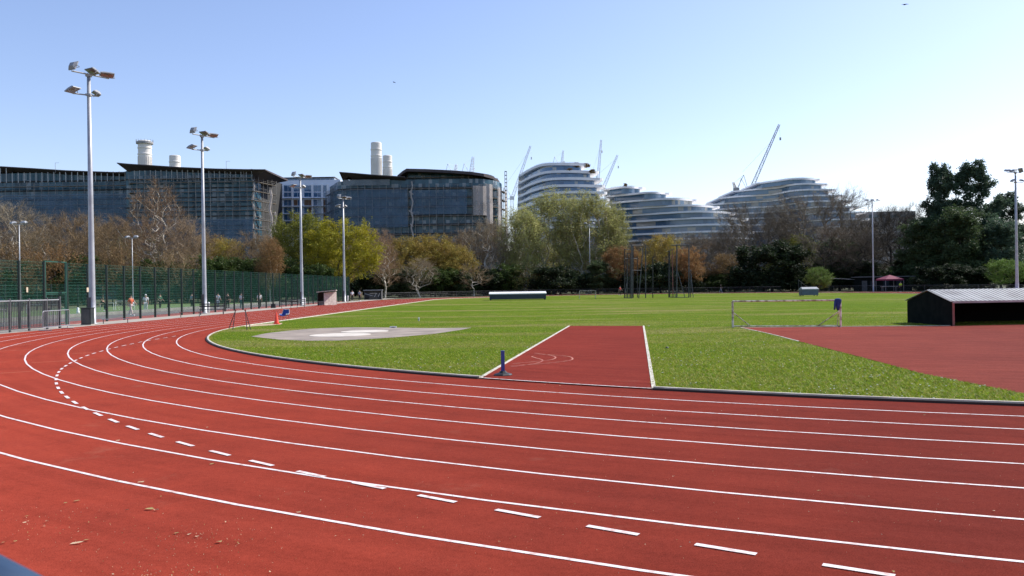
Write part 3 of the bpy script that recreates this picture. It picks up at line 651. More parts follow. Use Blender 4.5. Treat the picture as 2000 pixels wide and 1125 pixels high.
bench('pale green slatted bench beside the third floodlight mast', G(566, 601.5), 1.7, R(14), mat('pale_green_bench', (0.26, 0.32, 0.26), 0.7), True)
bench('low thin steel bench frame without backrest near the dark cabinet', G(198, 632), 1.7, R(25), STEEL, False, .28)
bench('low faded rail bench without backrest halfway along the concrete path', G(350, 620), 1.6, R(20), REDPOST, False, .4)
for (px, py, lab) in ((534, 602, 'black kit bag on the path at the end of the fence bays'),):
    t = MB().box((0, 0, .26), (.5, .38, .46), taper=.86).box((0, 0, .53), (.2, .05, .05)).build('kit_bag', BLACKP); t.location = G(px, py); tag(t, lab, 'bag')
# ------------------------------------------------------------------ things on the infield
def a_frame(label, px0, px1, py, apex_px, apex_py):
    a = G(px0, py); b = G(px1, py + .8); ap = AT(apex_px, apex_py, (a.y + b.y) / 2 + .1)
    t = thing('marker_stand', label, 'stand', (a + b) / 2, 0, 'marker stands')
    for p_ in (a, b):
        MB().bar(p_, ap, .022, 6, .016).build('leg', BLACKP, t, world=True)
    m = a.lerp(ap, .42); n_ = b.lerp(ap, .42); MB().bar(m, n_, .010, 5).build('brace', STEEL_D, t, world=True)
    MB().box(ap, (.08, .06, .07)).build('hinge', mat('worn_red_hinge', (.25, .06, .05), .6), t, world=True)
a_frame('thin black two legged stand at the kerb, left one of the pair', 446.5, 454.5, 643.5, 460, 606)
a_frame('thin black two legged stand at the kerb, right one of the pair', 489.5, 482.5, 644, 479, 606)
p = G(540, 633.5); t = thing('traffic_cone', 'tall orange cone standing on the sand strip by the kerb', 'cone', p)
MB().box((0, 0, .03), (.36, .36, .05)).build('base', ORANGE, t)
MB().lathe([(.15, .05), (.145, .07), (.03, .72), (.022, .74)], 20).build('cone_body', ORANGE, t, smooth=True)
p = G(555.5, 626.5); t = thing('chair', 'blue plastic chair with pale rim on thin legs in the grass', 'chair', p, R(-12))
s = MB(); W = .5
prof = [(-.24, .33), (-.18, .36), (0, .34), (.16, .35), (.22, .42), (.27, .68), (.29, .74)]
vs = []
for (y, z) in prof:
    for j in range(7):
        u = j / 6 - .5; vs.append((u * W * (1 - .18 * max(0, (z - .35) / .4)), y + .0, z + .10 * (2 * u) ** 2 * (1 if z < .5 else .2)))
fs = [(i * 7 + j, i * 7 + j + 1, i * 7 + 8 + j, i * 7 + 7 + j) for i in range(len(prof) - 1) for j in range(6)]
s.add(vs, fs); o = s.build('seat_shell', BLUE, t, smooth=True); sm_ = o.modifiers.new('solid', 'SOLIDIFY'); sm_.thickness = .025
rim = [vs[i * 7] for i in range(7)] + [vs[42 + j] for j in range(1, 7)] + [vs[i * 7 + 6] for i in range(5, -1, -1)]
MB().tube(rim, .018, 5).build('rim', mat('pale_rim', (.55, .6, .66), .5), t)
for (x, y) in ((-.2, -.18), (.2, -.18), (-.2, .2), (.2, .2)): MB().bar((x * 1.15, y * 1.15, 0), (x, y, .36), .014, 6).build('leg', STEEL_D, t)
p = G(982.5, 734.5); t = thing('marker_post', 'blue square post on a black rubber base at the runway corner', 'post', p)
b = MB(); b.lathe([(.215, 0), (.215, .035), (.19, .055), (.09, .085), (.07, .12)], 8); b.build('rubber_base', BLACKP, t)
b = MB(); b.box((0, 0, .34), (.085, .085, .46)).box((0, 0, .575), (.088, .088, .012)); b.build('post_body', BLUE, t)
for (px, py, h, w_, lab) in ((818, 627, .22, .09, 'small white peg standing in the grass beyond the throwing circles'), (768, 641, .10, .34, 'low white board lying at the far edge of the concrete pad')):
    t = MB().box((0, 0, h / 2), (w_, .06, h)).box((0, .03, h * .4), (w_ * .5, .12, h * .3)).build('marker_board', WHITEP); t.location = G(px, py); tag(t, lab, 'marker')
t = MB().lathe([(.03, 0), (.05, .015), (.052, .04), (.035, .06)], 10).build('marker_disc', BLACKP); t.location = G(1303, 681); tag(t, 'small black disc lying in grass right of the runway', 'marker')
t = MB().lathe([(.04, 0), (.05, .02), (.03, .03)], 10).build('marker_disc', STEEL); t.location = G(1267, 637.2); tag(t, 'small grey cap in grass at the far runway corner', 'marker')
# small goal
fl = G(1431.5, 640.5); fr = G(1642, 639.8); d = fr - fl; L = d.length; rz = math.atan2(d.y, d.x)
t = thing('small_goal', 'low grey framed five a side goal on the edge of the red fan', 'goal', fl, rz)
GP = mat('worn_goal_paint', (0.58, 0.57, 0.52), 0.6, (0.20, 0.16, 0.12), 5, lo=.42, hi=.6); H = 1.22; D = .95
MB().bar((0, 0, H), (L, 0, H), .04, 8).build('crossbar', GP, t)
for x in (0, L): MB().bar((x, 0, 0), (x, 0, H), .048, 8).build('post', GP, t)
MB().bar((0, D, .035), (L, D, .035), .028, 8).build('ground_bar', GP, t)
for x, s_ in ((0, 1), (L, -1)):
    MB().bar((x, 0, .035), (x, D, .035), .026, 8).build('side_bar', mat('dark_goal_bar', (.05, .05, .05), .6), t)
    MB().bar((x, D * .62, .55), (x, 0, H), .022, 6).bar((x, D, .03), (x, D * .62, .55), .022, 6).build('back_stay', GP, t)
    MB().bar((x, .3, .72), (x + s_ * .82, D, .04), .024, 6).build('brace', GP, t)
nt_ = MB()
for i in range(int(L / .12)): nt_.bar((i * .12, D, .04), (i * .12, D, .06), .003, 3)
# jacket on the goal
jp = fl + d + Vector((0, 0, 0)); j = MB(); n = 12; prof = []
for k, (z, rx, ry) in enumerate(((.80, .055, .05), (.86, .085, .065), (1.0, .105, .08), (1.12, .13, .10), (1.235, .145, .12), (1.285, .115, .09), (1.305, .05, .03))):
    for i in range(n):
        a_ = 2 * math.pi * i / n; wob = 1 + .18 * math.sin(3 * a_ + k * .9) * (1 if k < 5 else .3); prof.append((-.10 + rx * wob * math.cos(a_), ry * wob * math.sin(a_), z + (.05 * math.sin(2 * a_ + 1) if k == 0 else 0)))
j.add(prof, [(k * n + i, k * n + (i + 1) % n, k * n + n + (i + 1) % n, k * n + n + i) for k in range(6) for i in range(n)] + [tuple(range(n))[::-1], tuple(range(6 * n, 7 * n))])
for s_ in (-1,): j.bar((-.22, -.06, 1.2), (-.26, -.07, .80), .05, 8, .038)
o = j.build('jacket', NAVY, smooth=True); o.location = fl + d; o.rotation_euler = (0, 0, rz); tag(o, 'navy jacket hung over the right corner of the small goal', 'jacket')
# ------------------------------------------------------------------ equipment shed on the right
sp = G(1860, 637); a6 = R(5); t = thing('storage_shed', 'long low dark equipment shed with grey sheet roof and open front', 'shed', sp, a6)
g, eh, rh, L = 3.5, 1.06, 1.55, 12.0
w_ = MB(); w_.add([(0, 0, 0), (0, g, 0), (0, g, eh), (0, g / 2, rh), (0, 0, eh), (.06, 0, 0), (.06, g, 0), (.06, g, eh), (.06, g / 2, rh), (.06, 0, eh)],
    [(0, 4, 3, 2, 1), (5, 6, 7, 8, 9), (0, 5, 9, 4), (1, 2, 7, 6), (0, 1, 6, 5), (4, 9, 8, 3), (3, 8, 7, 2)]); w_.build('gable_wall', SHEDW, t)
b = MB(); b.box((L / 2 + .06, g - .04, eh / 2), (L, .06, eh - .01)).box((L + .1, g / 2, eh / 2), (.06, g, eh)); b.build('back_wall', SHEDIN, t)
for x in (0.0, 5.9, 11.9): MB().box((x + .04, -.035, eh / 2), (.07, .06, eh)).build('front_post', REDPOST, t)
th = math.atan2(rh - eh, g / 2); sl_ = math.hypot(rh - eh, g / 2) + .06
for sgn, yc in ((1, g * .25 - .02), (-1, g * .75 + .02)):
    r_ = MB(); rot = Matrix.Rotation(sgn * th, 3, 'X'); cz = (eh + rh) / 2 + .035
    r_.box((L / 2, yc, cz), (L + .16, sl_, .025), rot)
    for i in range(int(L / .22)):
        r_.box(Vector((i * .22 + .02, yc, cz)) + rot @ Vector((0, 0, .022)), (.05, sl_ - .01, .022), rot)
    r_.build('roof', ROOFSTEEL, t)
MB().box((L / 2, -.06, eh + .0), (L, .03, .09)).build('fascia', ROOFSTEEL, t)
for i in range(6):
    t2 = thing('hurdle', 'dark stacked hurdle inside the open shed', 'hurdle', sp + Vector((.9 + i * .16, .9, 0)), R(3), 'hurdles in the shed') if False else None
# ------------------------------------------------------------------ landing mat covers, trolley
def mat_cover(label, px0, px1, pyb, H, depth, wm, rm, name='landing_mat_cover', cat='mat cover'):
    a = G(px0, pyb); b = G(px1, pyb); W = (b - a).length
    t = thing(name, label, cat, a)
    MB().box((W / 2, depth / 2, H * .40), (W - .16, depth - .1, H * .58)).build('body', wm, t)
    r_ = MB(); r_.add([(0, 0, H * .70), (W, 0, H * .70), (W, 0, H * .80), (0, 0, H * .80), (.05, depth * .5, H), (W - .05, depth * .5, H), (0, depth, H * .7), (W, depth, H * .7)], [(0, 1, 2, 3), (3, 2, 5, 4), (4, 5, 7, 6), (0, 3, 4, 6), (1, 7, 5, 2), (0, 6, 7, 1)])
    r_.build('lid', rm, t)
    for x in (.2, W - .2):
        for y in (.25, depth - .25): MB().lathe([(.06, 0), (.07, .02), (.07, H * .12)], 8, (x, y, 0)).build('wheel', BLACKP, t)
    return t
mat_cover('long high jump mat cover with bright white lid on the far grass', 955, 1042, 587, 1.25, 3.6, MATCOV, WHITEP)
tt = mat_cover('grey blue box on wheels with pale lid near the gazebo', 1567, 1597, 578.5, 1.3, 1.6, mat('box_blue_grey', (.10, .13, .17), .7), mat('pale_lid', (.34, .36, .38), .7), 'equipment_box', 'box')
p = G(1561, 579); t = thing('net_frame', 'thin dark upright frame with a slanting stay beside the grey box', 'frame', p)
MB().bar((0, 0, 0), (0, .2, 2.4), .03, 6).bar((.35, 0, 0), (.35, .2, 2.2), .03, 6).build('upright', STEEL_D, t)
MB().bar((0, .2, 2.3), (1.2, 0, 1.3), .02, 6).build('stay', STEEL_D, t); MB().bar((0, .1, 1.0), (.35, .1, 1.0), .02, 6).build('rail', STEEL_D, t)
# white goal frame beyond the pad, far grass
p = G(1132, 584); q = G(1163, 583.5); t = thing('training_goal', 'small pale training goal frame on the far grass before the lamp post', 'goal', p)
W = (q - p).length; MB().bar((0, 0, 1.2), (W, 0, 1.2), .035, 6).build('crossbar', GP, t)
for x in (0, W): MB().bar((x, 0, 0), (x, 0, 1.2), .035, 6).build('post', GP, t)
for x in (0, W): MB().bar((x, 0, 1.2), (x, .9, 0), .025, 6).build('back_stay', GP, t)
# grey dugout by the far bend
p = GX(711, 150); t = thing('dugout_shelter', 'dark grey dugout with pale roof edge beside the far end of the track', 'shelter', p)
W = 3.2; MB().box((W / 2, 1.3, .85), (W, .08, 1.7)).box((.04, .7, .85), (.07, 1.2, 1.7)).box((W - .04, .7, .85), (.07, 1.2, 1.7)).build('wall', mat('dugout_grey', (.10, .10, .10), .8), t)
MB().box((W / 2, .65, 1.74), (W + .2, 1.6, .1)).build('roof', STEEL, t)
MB().box((W / 2, .9, .45), (W - .2, .4, .05)).build('seat', STEEL_D, t)
MB().bar((.2, 0, 1.1), (1.6, 0, .7), .03, 6).bar((1.9, 0, .5), (2.3, 0, 1.2), .03, 6).bar((2.6, 0, .5), (2.9, 0, 1.2), .03, 6).build('leaning_poles', WHITEP, t)
# ------------------------------------------------------------------ hammer cage
base = G(1285, 582); Zc = base.y
t = thing('throwing_cage', 'tall dark steel hammer throwing cage of posts and stays on the far grass', 'cage', base)
def cg(px, py, dz=0.0): return AT(px, py, Zc + dz)
def gz(px, dz): return GX(px, Zc + dz)
def cpost(px, pyt, dz, r=.075, m=STEEL_D, pxt=None):
    r *= 1.12
    a = gz(px, dz); b = AT(pxt or px, pyt, Zc + dz); MB().bar(a, b, r, 6).build('post', m, t, world=True)
GST = mat('cage_grey', (0.07, 0.075, 0.08), 0.55, (0.04, 0.042, 0.045), 2)
for (px, pyt, dz, r, m, pxt) in ((1234, 479, -.5, .085, GST, None), (1261, 477.5, 1.0, .075, GST, None), (1247.5, 483, .6, .07, GST, 1256), (1236.5, 480, 4, .09, BLACKP, None), (1220, 487, 4.5, .07, BLACKP, None), (1225, 494, 6.0, .06, GST, None), (1231, 495, 5.2, .07, BLACKP, None), (1245, 501, 6.5, .06, BLACKP, None), (1275, 502, 3.0, .07, BLACKP, None),
        (1307, 491, 4.0, .12, BLACKP, None), (1314.5, 488, 2.0, .06, REDPOST, 1313), (1322, 478, 0, .095, GST, None), (1345.5, 478.5, -.4, .085, GST, None), (1349, 528, -.3, .06, GST, None)):
    cpost(px, pyt, dz, r, m, pxt)
bm_ = MB(); bm_.bar(cg(1234, 479, -.5), cg(1256, 479, .8), .07, 6).bar(cg(1236, 528, -.4), cg(1253, 528, .6), .05, 6)
bm_.bar(cg(1220, 487, 4.5), cg(1231, 487, 5), .05, 6).bar(cg(1220, 505, 4.5), cg(1245, 505, 6.5), .05, 6).bar(cg(1245, 501, 6.5), cg(1240, 505, 6.5), .04, 6).bar(cg(1224, 495, 6), cg(1231, 495, 5.2), .05, 6)
bm_.build('top_beam', BLACKP, t, world=True)
bm_ = MB(); bm_.bar(cg(1310, 479, 0), cg(1346, 478.5, -.4), .07, 6).bar(cg(1303, 492, 4), cg(1316, 486, 2), .06, 6).bar(cg(1346, 528, -.4), cg(1350, 528, -.3), .05, 6).build('top_beam', STEEL_D, t, world=True)
b_ = MB(); b_.bar(cg(1323.5, 531, 0), gz(1338, -.6), .055, 6).bar(cg(1323, 571.5, 0), cg(1336, 571.5, -.5), .05, 6).bar(cg(1349, 530, -.3), gz(1354, -1.2), .055, 6); b_.build('brace', GST, t, world=True)
b_ = MB(); b_.bar(cg(1225, 550, 6), gz(1219, 5), .05, 6).bar(cg(1314, 560, 2), gz(1320, 1.5), .05, 6); b_.build('brace', STEEL_D, t, world=True)
b_ = MB()
for (xa, za, xb, zb_) in ((1234, -.5, 1220, 4.5), (1307, 4, 1322, 0), (1322, 0, 1345.5, -.4)): b_.bar(gz(xa, za) + Vector((0, 0, .05)), gz(xb, zb_) + Vector((0, 0, .05)), .05, 6)
b_.build('ground_frame', STEEL_D, t, world=True)
NETC = net_material('cage_net', (0.02, 0.022, 0.02), 0.30)
n_ = MB()
for pa, pb in (((1307, 4.0), (1322, 0)), ((1234, -.5), (1220, 4.5))):
    a = gz(*pa); b = gz(*pb); n_.add([a, b, b + Vector((0, 0, 6.8)), a + Vector((0, 0, 6.8))], [(0, 1, 2, 3)])
n_.build('netting', NETC, t, world=True)
# ------------------------------------------------------------------ perimeter railing round the far bend
def railing_path(label, path, h, post_step, grp):
    t = thing('perimeter_fence', label, 'fence', (path[0].x, path[0].y, 0), 0, grp)
    P = [Vector((p.x, p.y, 0)) for p in path]
    m = MB(); m.tube([p + Vector((0, 0, h)) for p in P], .024, 5).build('top_rail', mat('dull_rail', (.13, .13, .13), .7), t, world=True)
    w_ = MB()
    for a, b in zip(P, P[1:]):
        k = max(1, int((b - a).length / .14))
        for i in range(k): q = a.lerp(b, i / k); w_.bar(q, q + Vector((0, 0, h - .02)), .006, 3)
        for z in (.15, .5, .85): w_.bar(a + Vector((0, 0, z)), b + Vector((0, 0, z)), .007, 3)
    w_.build('wire_mesh', STEEL_D, t, world=True)
    for i in range(0, len(P), post_step): MB().bar(P[i], P[i] + Vector((0, 0, h + .05)), .035, 6).build('post', STEEL_D, t, world=True)
fp = rimo[84:84 + 73][::-1]
railing_path('low dark wire fence with grey top rail curving round the far end of the track', fp[6:52], 1.15, 2, 'perimeter fences')
rp = [C0 + EX * (R0 + 14.5) + EY * (SL * k / 28) for k in range(12, 29)][::-1] + []
railing_path('low dark wire fence with grey top rail along the right side by the gazebo', list(fp[53:]) + rp, 1.15, 3, 'perimeter fences')
# ------------------------------------------------------------------ pavilion and gazebo
p = GX(1682, 166); q = GX(1778, 166); W = (q - p).length
t = thing('pavilion', 'low dark timber pavilion in the tree shade behind the gazebo', 'pavilion', p, R(-8))
MB().box((W / 2, 3, 1.4), (W, 5, 2.8)).build('wall', SHEDW, t); MB().box((W / 2, 2.8, 2.86), (W + .8, 6.2, .16)).build('roof', mat('grey_felt', (.16, .16, .16), .9), t)
for k in range(3): MB().box((W * (.25 + .25 * k), .47, 1.5), (1.1, .05, 1.1)).build('window', mat('dim_window', (.03, .04, .05), .2), t)
MB().box((W * .08, .47, 1.05), (1.0, .06, 2.1)).build('door', STEEL_D, t)
p = GX(1738, 156); t = thing('gazebo', 'maroon pop up gazebo with peaked canopy in front of the dark pavilion', 'gazebo', p, R(4))
W = 1.8
c_ = MB(); ap = (0, 0, 3.15); cs = [(-W, -W, 2.35), (W, -W, 2.35), (W, W, 2.35), (-W, W, 2.35)]
c_.add(cs + [ap] + [(x, y, z - .28) for x, y, z in cs], [(0, 1, 4), (1, 2, 4), (2, 3, 4), (3, 0, 4), (5, 6, 1, 0), (6, 7, 2, 1), (7, 8, 3, 2), (8, 5, 0, 3)])
o = c_.build('canopy', MAROON, t); o.modifiers.new('solid', 'SOLIDIFY').thickness = .03
for x in (-1, 1):
    for y in (-1, 1): MB().bar((x * (W - .04), y * (W - .04), 0), (x * (W - .04), y * (W - .04), 2.35), .03, 6).build('leg', STEEL, t)
p = GX(1738, 155); t = thing('table', 'pale folding table standing under the maroon gazebo', 'table', p + Vector((0, .2, 0)))
MB().box((0, 0, .95), (3.0, .7, .05)).build('tabletop', WHITEP, t)
for x in (-1.3, 1.3):
    for y in (-.25, .25): MB().bar((x, y, 0), (x, y, .93), .02, 6).build('leg', STEEL, t)
a = AT(1619, 543, 172); b = AT(1784, 546, 168); t = thing('overhead_cable', 'thin pale cable slung from the yew to the pavilion', 'cable', (a.x, a.y, 0))
MB().tube([a.lerp(b, i / 12) - Vector((0, 0, .25 * math.sin(math.pi * i / 12))) for i in range(13)], .04, 5).build('cable', STEEL, t, world=True)
for q_ in (a, b): MB().bar((q_.x, q_.y, 0), q_, .06, 6).build('post', STEEL_D, t, world=True)
# ------------------------------------------------------------------ people
def skin_mesh(name, verts, edges, radii, root=0, lev=1):
    me = bpy.data.meshes.new(name); me.from_pydata(verts, edges, []); o = bpy.data.objects.new(name, me); COL.objects.link(o)
    sk = o.modifiers.new('skin', 'SKIN'); sk.use_smooth_shade = True
    if not me.skin_vertices: me.attributes  # created by modifier
    o.update_tag(); bpy.context.view_layer.update()
    for i, r in enumerate(radii):
        sv = me.skin_vertices[0].data[i]; sv.radius = (r, r) if not isinstance(r, tuple) else r; sv.use_root = (i == root)
    sb = o.modifiers.new('sub', 'SUBSURF'); sb.levels = lev; sb.render_levels = lev
    dg = bpy.context.evaluated_depsgraph_get(); ev = o.evaluated_get(dg); m2 = bpy.data.meshes.new_from_object(ev); m2.name = name
    bpy.data.objects.remove(o); bpy.data.meshes.remove(me); return m2
def person_joints(step=.0, armL=(0, 0), armR=(0, 0), bend=0.0, crouch=0.0):
    J = {}
    pz = .95 - crouch
    J['pel'] = Vector((0, 0, pz)); tv = Vector((0, -math.sin(bend), math.cos(bend)))
    J['waist'] = J['pel'] + tv * .18; J['chest'] = J['pel'] + tv * .42; J['neck'] = J['pel'] + tv * .56; J['head0'] = J['pel'] + tv * .66 + Vector((0, -.015, 0)); J['head1'] = J['pel'] + tv * .80 + Vector((0, -.01, 0))
    for s, nm, arm, st in ((-1, 'L', armL, step), (1, 'R', armR, -step)):
        sh = J['pel'] + tv * .49 + Vector((s * .19, 0, 0)); J['sh' + nm] = sh
        a, b = arm
        e = sh + Vector((s * .05, -math.sin(a) * .29, -math.cos(a) * .29)); J['el' + nm] = e
        w2 = e + Vector((0, -math.sin(a + b) * .25, -math.cos(a + b) * .25)); J['wr' + nm] = w2; J['hd' + nm] = w2 + (w2 - e).normalized() * .09
        J['hip' + nm] = J['pel'] + Vector((s * .09, 0, -.05))
        kx = Vector((s * .10, -st * .22 - crouch * .6, .50 - crouch * .25)); J['kn' + nm] = kx
        J['an' + nm] = Vector((s * .10, -st * .42 + (.08 if st < 0 else 0), .09 + (.06 if st < -.2 else 0))); J['to' + nm] = J['an' + nm] + Vector((0, -.17, -.055))
    return J
def chain(J, names_r, extra=None):
    idx = {}; V = []; E_ = []; Rr = []
    for c in names_r:
        prev = None
        for nm, r in c:
            if nm not in idx: idx[nm] = len(V); V.append(J[nm]); Rr.append(r)
            if prev is not None: E_.append((idx[prev], idx[nm]))
            prev = nm
    return V, E_, Rr, idx
def make_person(label, loc, rz, top, bottom, pose, grp=None, cap=False, skin=SKIN):
    J = person_joints(**pose)
    ch = [[('pel', .12), ('waist', .115), ('chest', .13), ('neck', .06), ('head0', .085), ('head1', .075)]]
    for s in 'LR': ch += [[('chest', .13), ('sh' + s, .065), ('el' + s, .042), ('wr' + s, .03), ('hd' + s, .034)], [('pel', .12), ('hip' + s, .088), ('kn' + s, .058), ('an' + s, .042), ('to' + s, .036)]]
    V, E_, Rr, idx = chain(J, ch)
    for s in 'LR':
        h = J['hd' + s]; d = (J['hd' + s] - J['wr' + s]).normalized(); sd_ = Vector((0, 1, 0)) if abs(d.y) < .8 else Vector((0, 0, 1))
        for k, (off, ln) in enumerate(((-.027, .07), (-.009, .085), (.009, .08), (.027, .06))):
            a = len(V); V.append(h + sd_ * off + d * .03); Rr.append(.0095); E_.append((idx['hd' + s], a)); V.append(h + sd_ * off + d * (.03 + ln)); Rr.append(.008); E_.append((a, a + 1))
        a = len(V); V.append(h - sd_ * .045 + d * .01); Rr.append(.011); E_.append((idx['wr' + s], a)); V.append(h - sd_ * .06 + d * .05); Rr.append(.009); E_.append((a, a + 1))
    a = len(V); V.append(J['head0'] + Vector((0, -.10, .02))); Rr.append(.016); E_.append((idx['head0'], a))
    t = thing('person', label, 'person', loc, rz, grp)
    me = skin_mesh('body', V, E_, Rr, 0); me.materials.append(skin); b = bpy.data.objects.new('body', me); COL.objects.link(b); b.parent = t
    J2 = {k: v.copy() for k, v in J.items()}
    ch = [[('pel', .145), ('waist', .14), ('chest', .155)]] + [[('chest', .155), ('sh' + s, .085), ('el' + s, .06)] for s in 'LR']
    V, E_, Rr, _ = chain(J2, ch); me = skin_mesh('shirt', V, E_, Rr, 0); me.materials.append(top); b = bpy.data.objects.new('shirt', me); COL.objects.link(b); b.parent = t
    ch = [[('pel', .14), ('hip' + s, .108), ('kn' + s, .078)] + ([] if pose.get('shorts') else [('an' + s, .06)]) for s in 'LR']
    V, E_, Rr, _ = chain(J2, ch); me = skin_mesh('trousers', V, E_, Rr, 0); me.materials.append(bottom); b = bpy.data.objects.new('trousers', me); COL.objects.link(b); b.parent = t
    hm = MB(); c = J['head0'].lerp(J['head1'], .6) + Vector((0, .015, .02)); r = .105
    hm.lathe([(r, -.03), (r * 1.02, .01), (r * .9, .055), (r * .6, .09), (r * .15, .105)], 12, c); hm.build('cap' if cap else 'hair', CL['white'] if cap else HAIR, t, smooth=True)
    for s in 'LR':
        f = MB(); f.box(J['an' + s] + Vector((0, -.07, -.055)), (.10, .27, .08)); f.build('shoe', CL['white'] if s else HAIR, t)
    return t
stand = dict(step=.05, armL=(.15, .25), armR=(-.05, .2)); walk = dict(step=.55, armL=(-.35, .3), armR=(.45, .5)); crouchp = dict(step=.1, armL=(.5, .4), armR=(.6, .3), bend=.75, crouch=.22); reach = dict(step=.2, armL=(.9, .3), armR=(.3, .6))
ppl = [(256, 616, walk, 'orange', 'pink_white', R(75), 'person in an orange top walking behind the fence', False),
       (285, 609, stand, 'white', 'white', R(20), 'person dressed all in white with a white cap on the court', True),
       (207, 607, crouchp, 'black', 'navy', R(-50), 'person in dark clothes bending down right of the nearest mast', False),
       (313, 604, reach, 'green', 'black', R(60), 'person in dark green reaching out, right of the one in white', False),
       (329, 601, stand, 'black', 'black', R(120), 'person in black standing behind the dark green figure on the court', False),
       (375, 602, stand, 'grey', 'black', R(-30), 'person in a grey top and black trousers left of the second mast', False),
       (426, 602, reach, 'grey', 'grey', R(40), 'person in pale blue grey leaning forward right of the second mast', False),
       (445, 604, stand, 'black', 'black', R(10), 'person all in black above the left marker stand', False),
       (472, 603, stand, 'white', 'teal', R(-20), 'person with a white top and teal trousers above the right marker stand', False),
       (507, 602, stand, 'white', 'black', R(30), 'person with a white top and black trousers near the kit bag', False)]
for (px, py, pose, a, b, rz, lab, cap) in ppl: make_person(lab, G(px, py), rz, CL[a], CL[b], dict(pose), 'people on the sports court', cap)
make_person('person in white and black at the far end of the fence, left of a pair', GX(688, 138), R(20), CL['white'], CL['black'], dict(stand), 'people by the far end of the track')
make_person('person in dark clothes beside the grey dugout, right of a pair', GX(702.5, 139), R(-20), CL['grey'], CL['black'], dict(stand), 'people by the far end of the track')
make_person('person in a red top walking left of the throwing cage', GX(1211, 158), R(60), CL['red'], CL['black'], dict(walk))
make_person('person in a bright hi vis yellow jacket beside the gazebo', GX(1759, 152), R(180), HIVIS, CL['black'], dict(stand))
make_person('person in dark clothes on the path below the orange brown tree', GX(1408, 182), R(80), CL['black'], CL['grey'], dict(walk))
# court equipment
def training_goal(label, px0, px1, pyb, Hh, m=WHITEP):
    a = G(px0, pyb); b = G(px1, pyb - .6); d = b - a; L = d.length; t = thing('court_goal', label, 'goal', a, math.atan2(d.y, d.x), 'goals on the court')
    MB().bar((0, 0, Hh), (L, 0, Hh), .03, 6).build('crossbar', m, t)
    for x in (0, L): MB().bar((x, 0, 0), (x, 0, Hh), .03, 6).bar((x, 0, Hh), (x, 1.0, 0), .02, 6).build('post', m, t)
    w_ = MB()
    for i in range(int(L / .15)): w_.bar((i * .15, 0.02, Hh), (i * .15, 1.0, 0.02), .005, 3)
    w_.build('net', m, t)
training_goal('white framed goal on the turf behind the person in orange', 226, 263, 606, 1.05)
training_goal('white framed goal on the turf between the nearest mast and the orange top', 196, 222, 607, .85)
training_goal('low grey goal on the turf at the left end above the railing', 52, 118, 612, .9, STEEL)
t = thing('low_wall', 'long low pale kerb wall dividing tarmac from the green turf', 'wall', (lx(XO - 11.4, -20).x, lx(XO - 11.4, -20).y, 0), rzf)
MB().box((54, 0, .14), (108, .14, .30)).build('wall_body', mat('pale_low_wall', (.26, .26, .23), .8, (.18, .18, .16), 1), t)
t = MB().lathe([(.16, 0), (.15, .3), (.11, .34), (.12, .6), (.05, .68)], 12).build('white_bollard', WHITEP, smooth=True); t.location = G(152.5, 614.5); tag(t, 'small white bollard on the court tarmac left of the dark cabinet', 'bollard')
t = MB().lathe([(.10, 0), (.10, .95), (.08, 1.0), (.02, 1.02)], 12).build('white_bollard', WHITEP, smooth=True); t.location = G(408, 611.5); tag(t, 'slim white bollard right beside the second floodlight mast', 'bollard')
for (px, py, lab) in ((595.5, 598, 'slim white bollard right beside the third floodlight mast'), (679.5, 590.5, 'slim white bollard right beside the fourth floodlight mast')):
    o = t.copy(); COL.objects.link(o); o.location = G(px, py); o['label'] = lab
# near blurred blue handrail, bottom left corner
a = AT(-150, 1140, .80); b = AT(45, 1240, .80)
t = thing('handrail', 'blurred blue padded rail crossing the bottom left corner close by', 'rail', (a.x, a.y, 0))
MB().bar(a, b + (b - a) * .5, .052, 20).build('rail', mat('blue_rail', (0.022, 0.05, 0.10), 0.5, (0.012, 0.03, 0.065), 9), t, world=True, smooth=True)
MB().bar((a.x, a.y, 0), a, .03, 12).build('post', STEEL_D, t, world=True)
# ================================================================== BUILDINGS BEHIND THE PARK
def PX(px, py, Z): return AT(px, py, Z)
def XY(px, Z): p = AT(px, 560, Z); return Vector((p.x, p.y))
def ZH(px, py, Z): return AT(px, py, Z).z
def resample(path, step):
    out = [path[0]]
    for a, b in zip(path, path[1:]):
        k = max(1, int((b - a).length / step)); out += [a.lerp(b, i / k) for i in range(1, k + 1)]
    return out
def offset(path, d):
    out = []
    for i in range(len(path)):
        a = path[max(i - 1, 0)]; b = path[min(i + 1, len(path) - 1)]; t = (b - a).normalized(); out.append(path[i] + Vector((t.y, -t.x)) * d)
    return out                                     # path runs left to right seen from the camera: +d moves it towards the camera
def strip_wall(mb, path, z0, z1, th=.3, mi=0):
    A = path; B = offset(path, -th); n = len(A)
    vs = [(p.x, p.y, z) for L in (A, B) for z in (z0, z1) for p in L]; fs = []
    for i in range(n - 1):
        a0, a1, b0, b1 = i, n + i, 2 * n + i, 3 * n + i
        fs += [(a0, a0 + 1, a1 + 1, a1), (b0, b1, b1 + 1, b0 + 1), (a1, a1 + 1, b1 + 1, b1), (a0, b0, b0 + 1, a0 + 1)]
    fs += [(0, n, 3 * n, 2 * n), (n - 1, 3 * n - 1, 4 * n - 1, 2 * n - 1)]
    mb.add(vs, fs, mi)
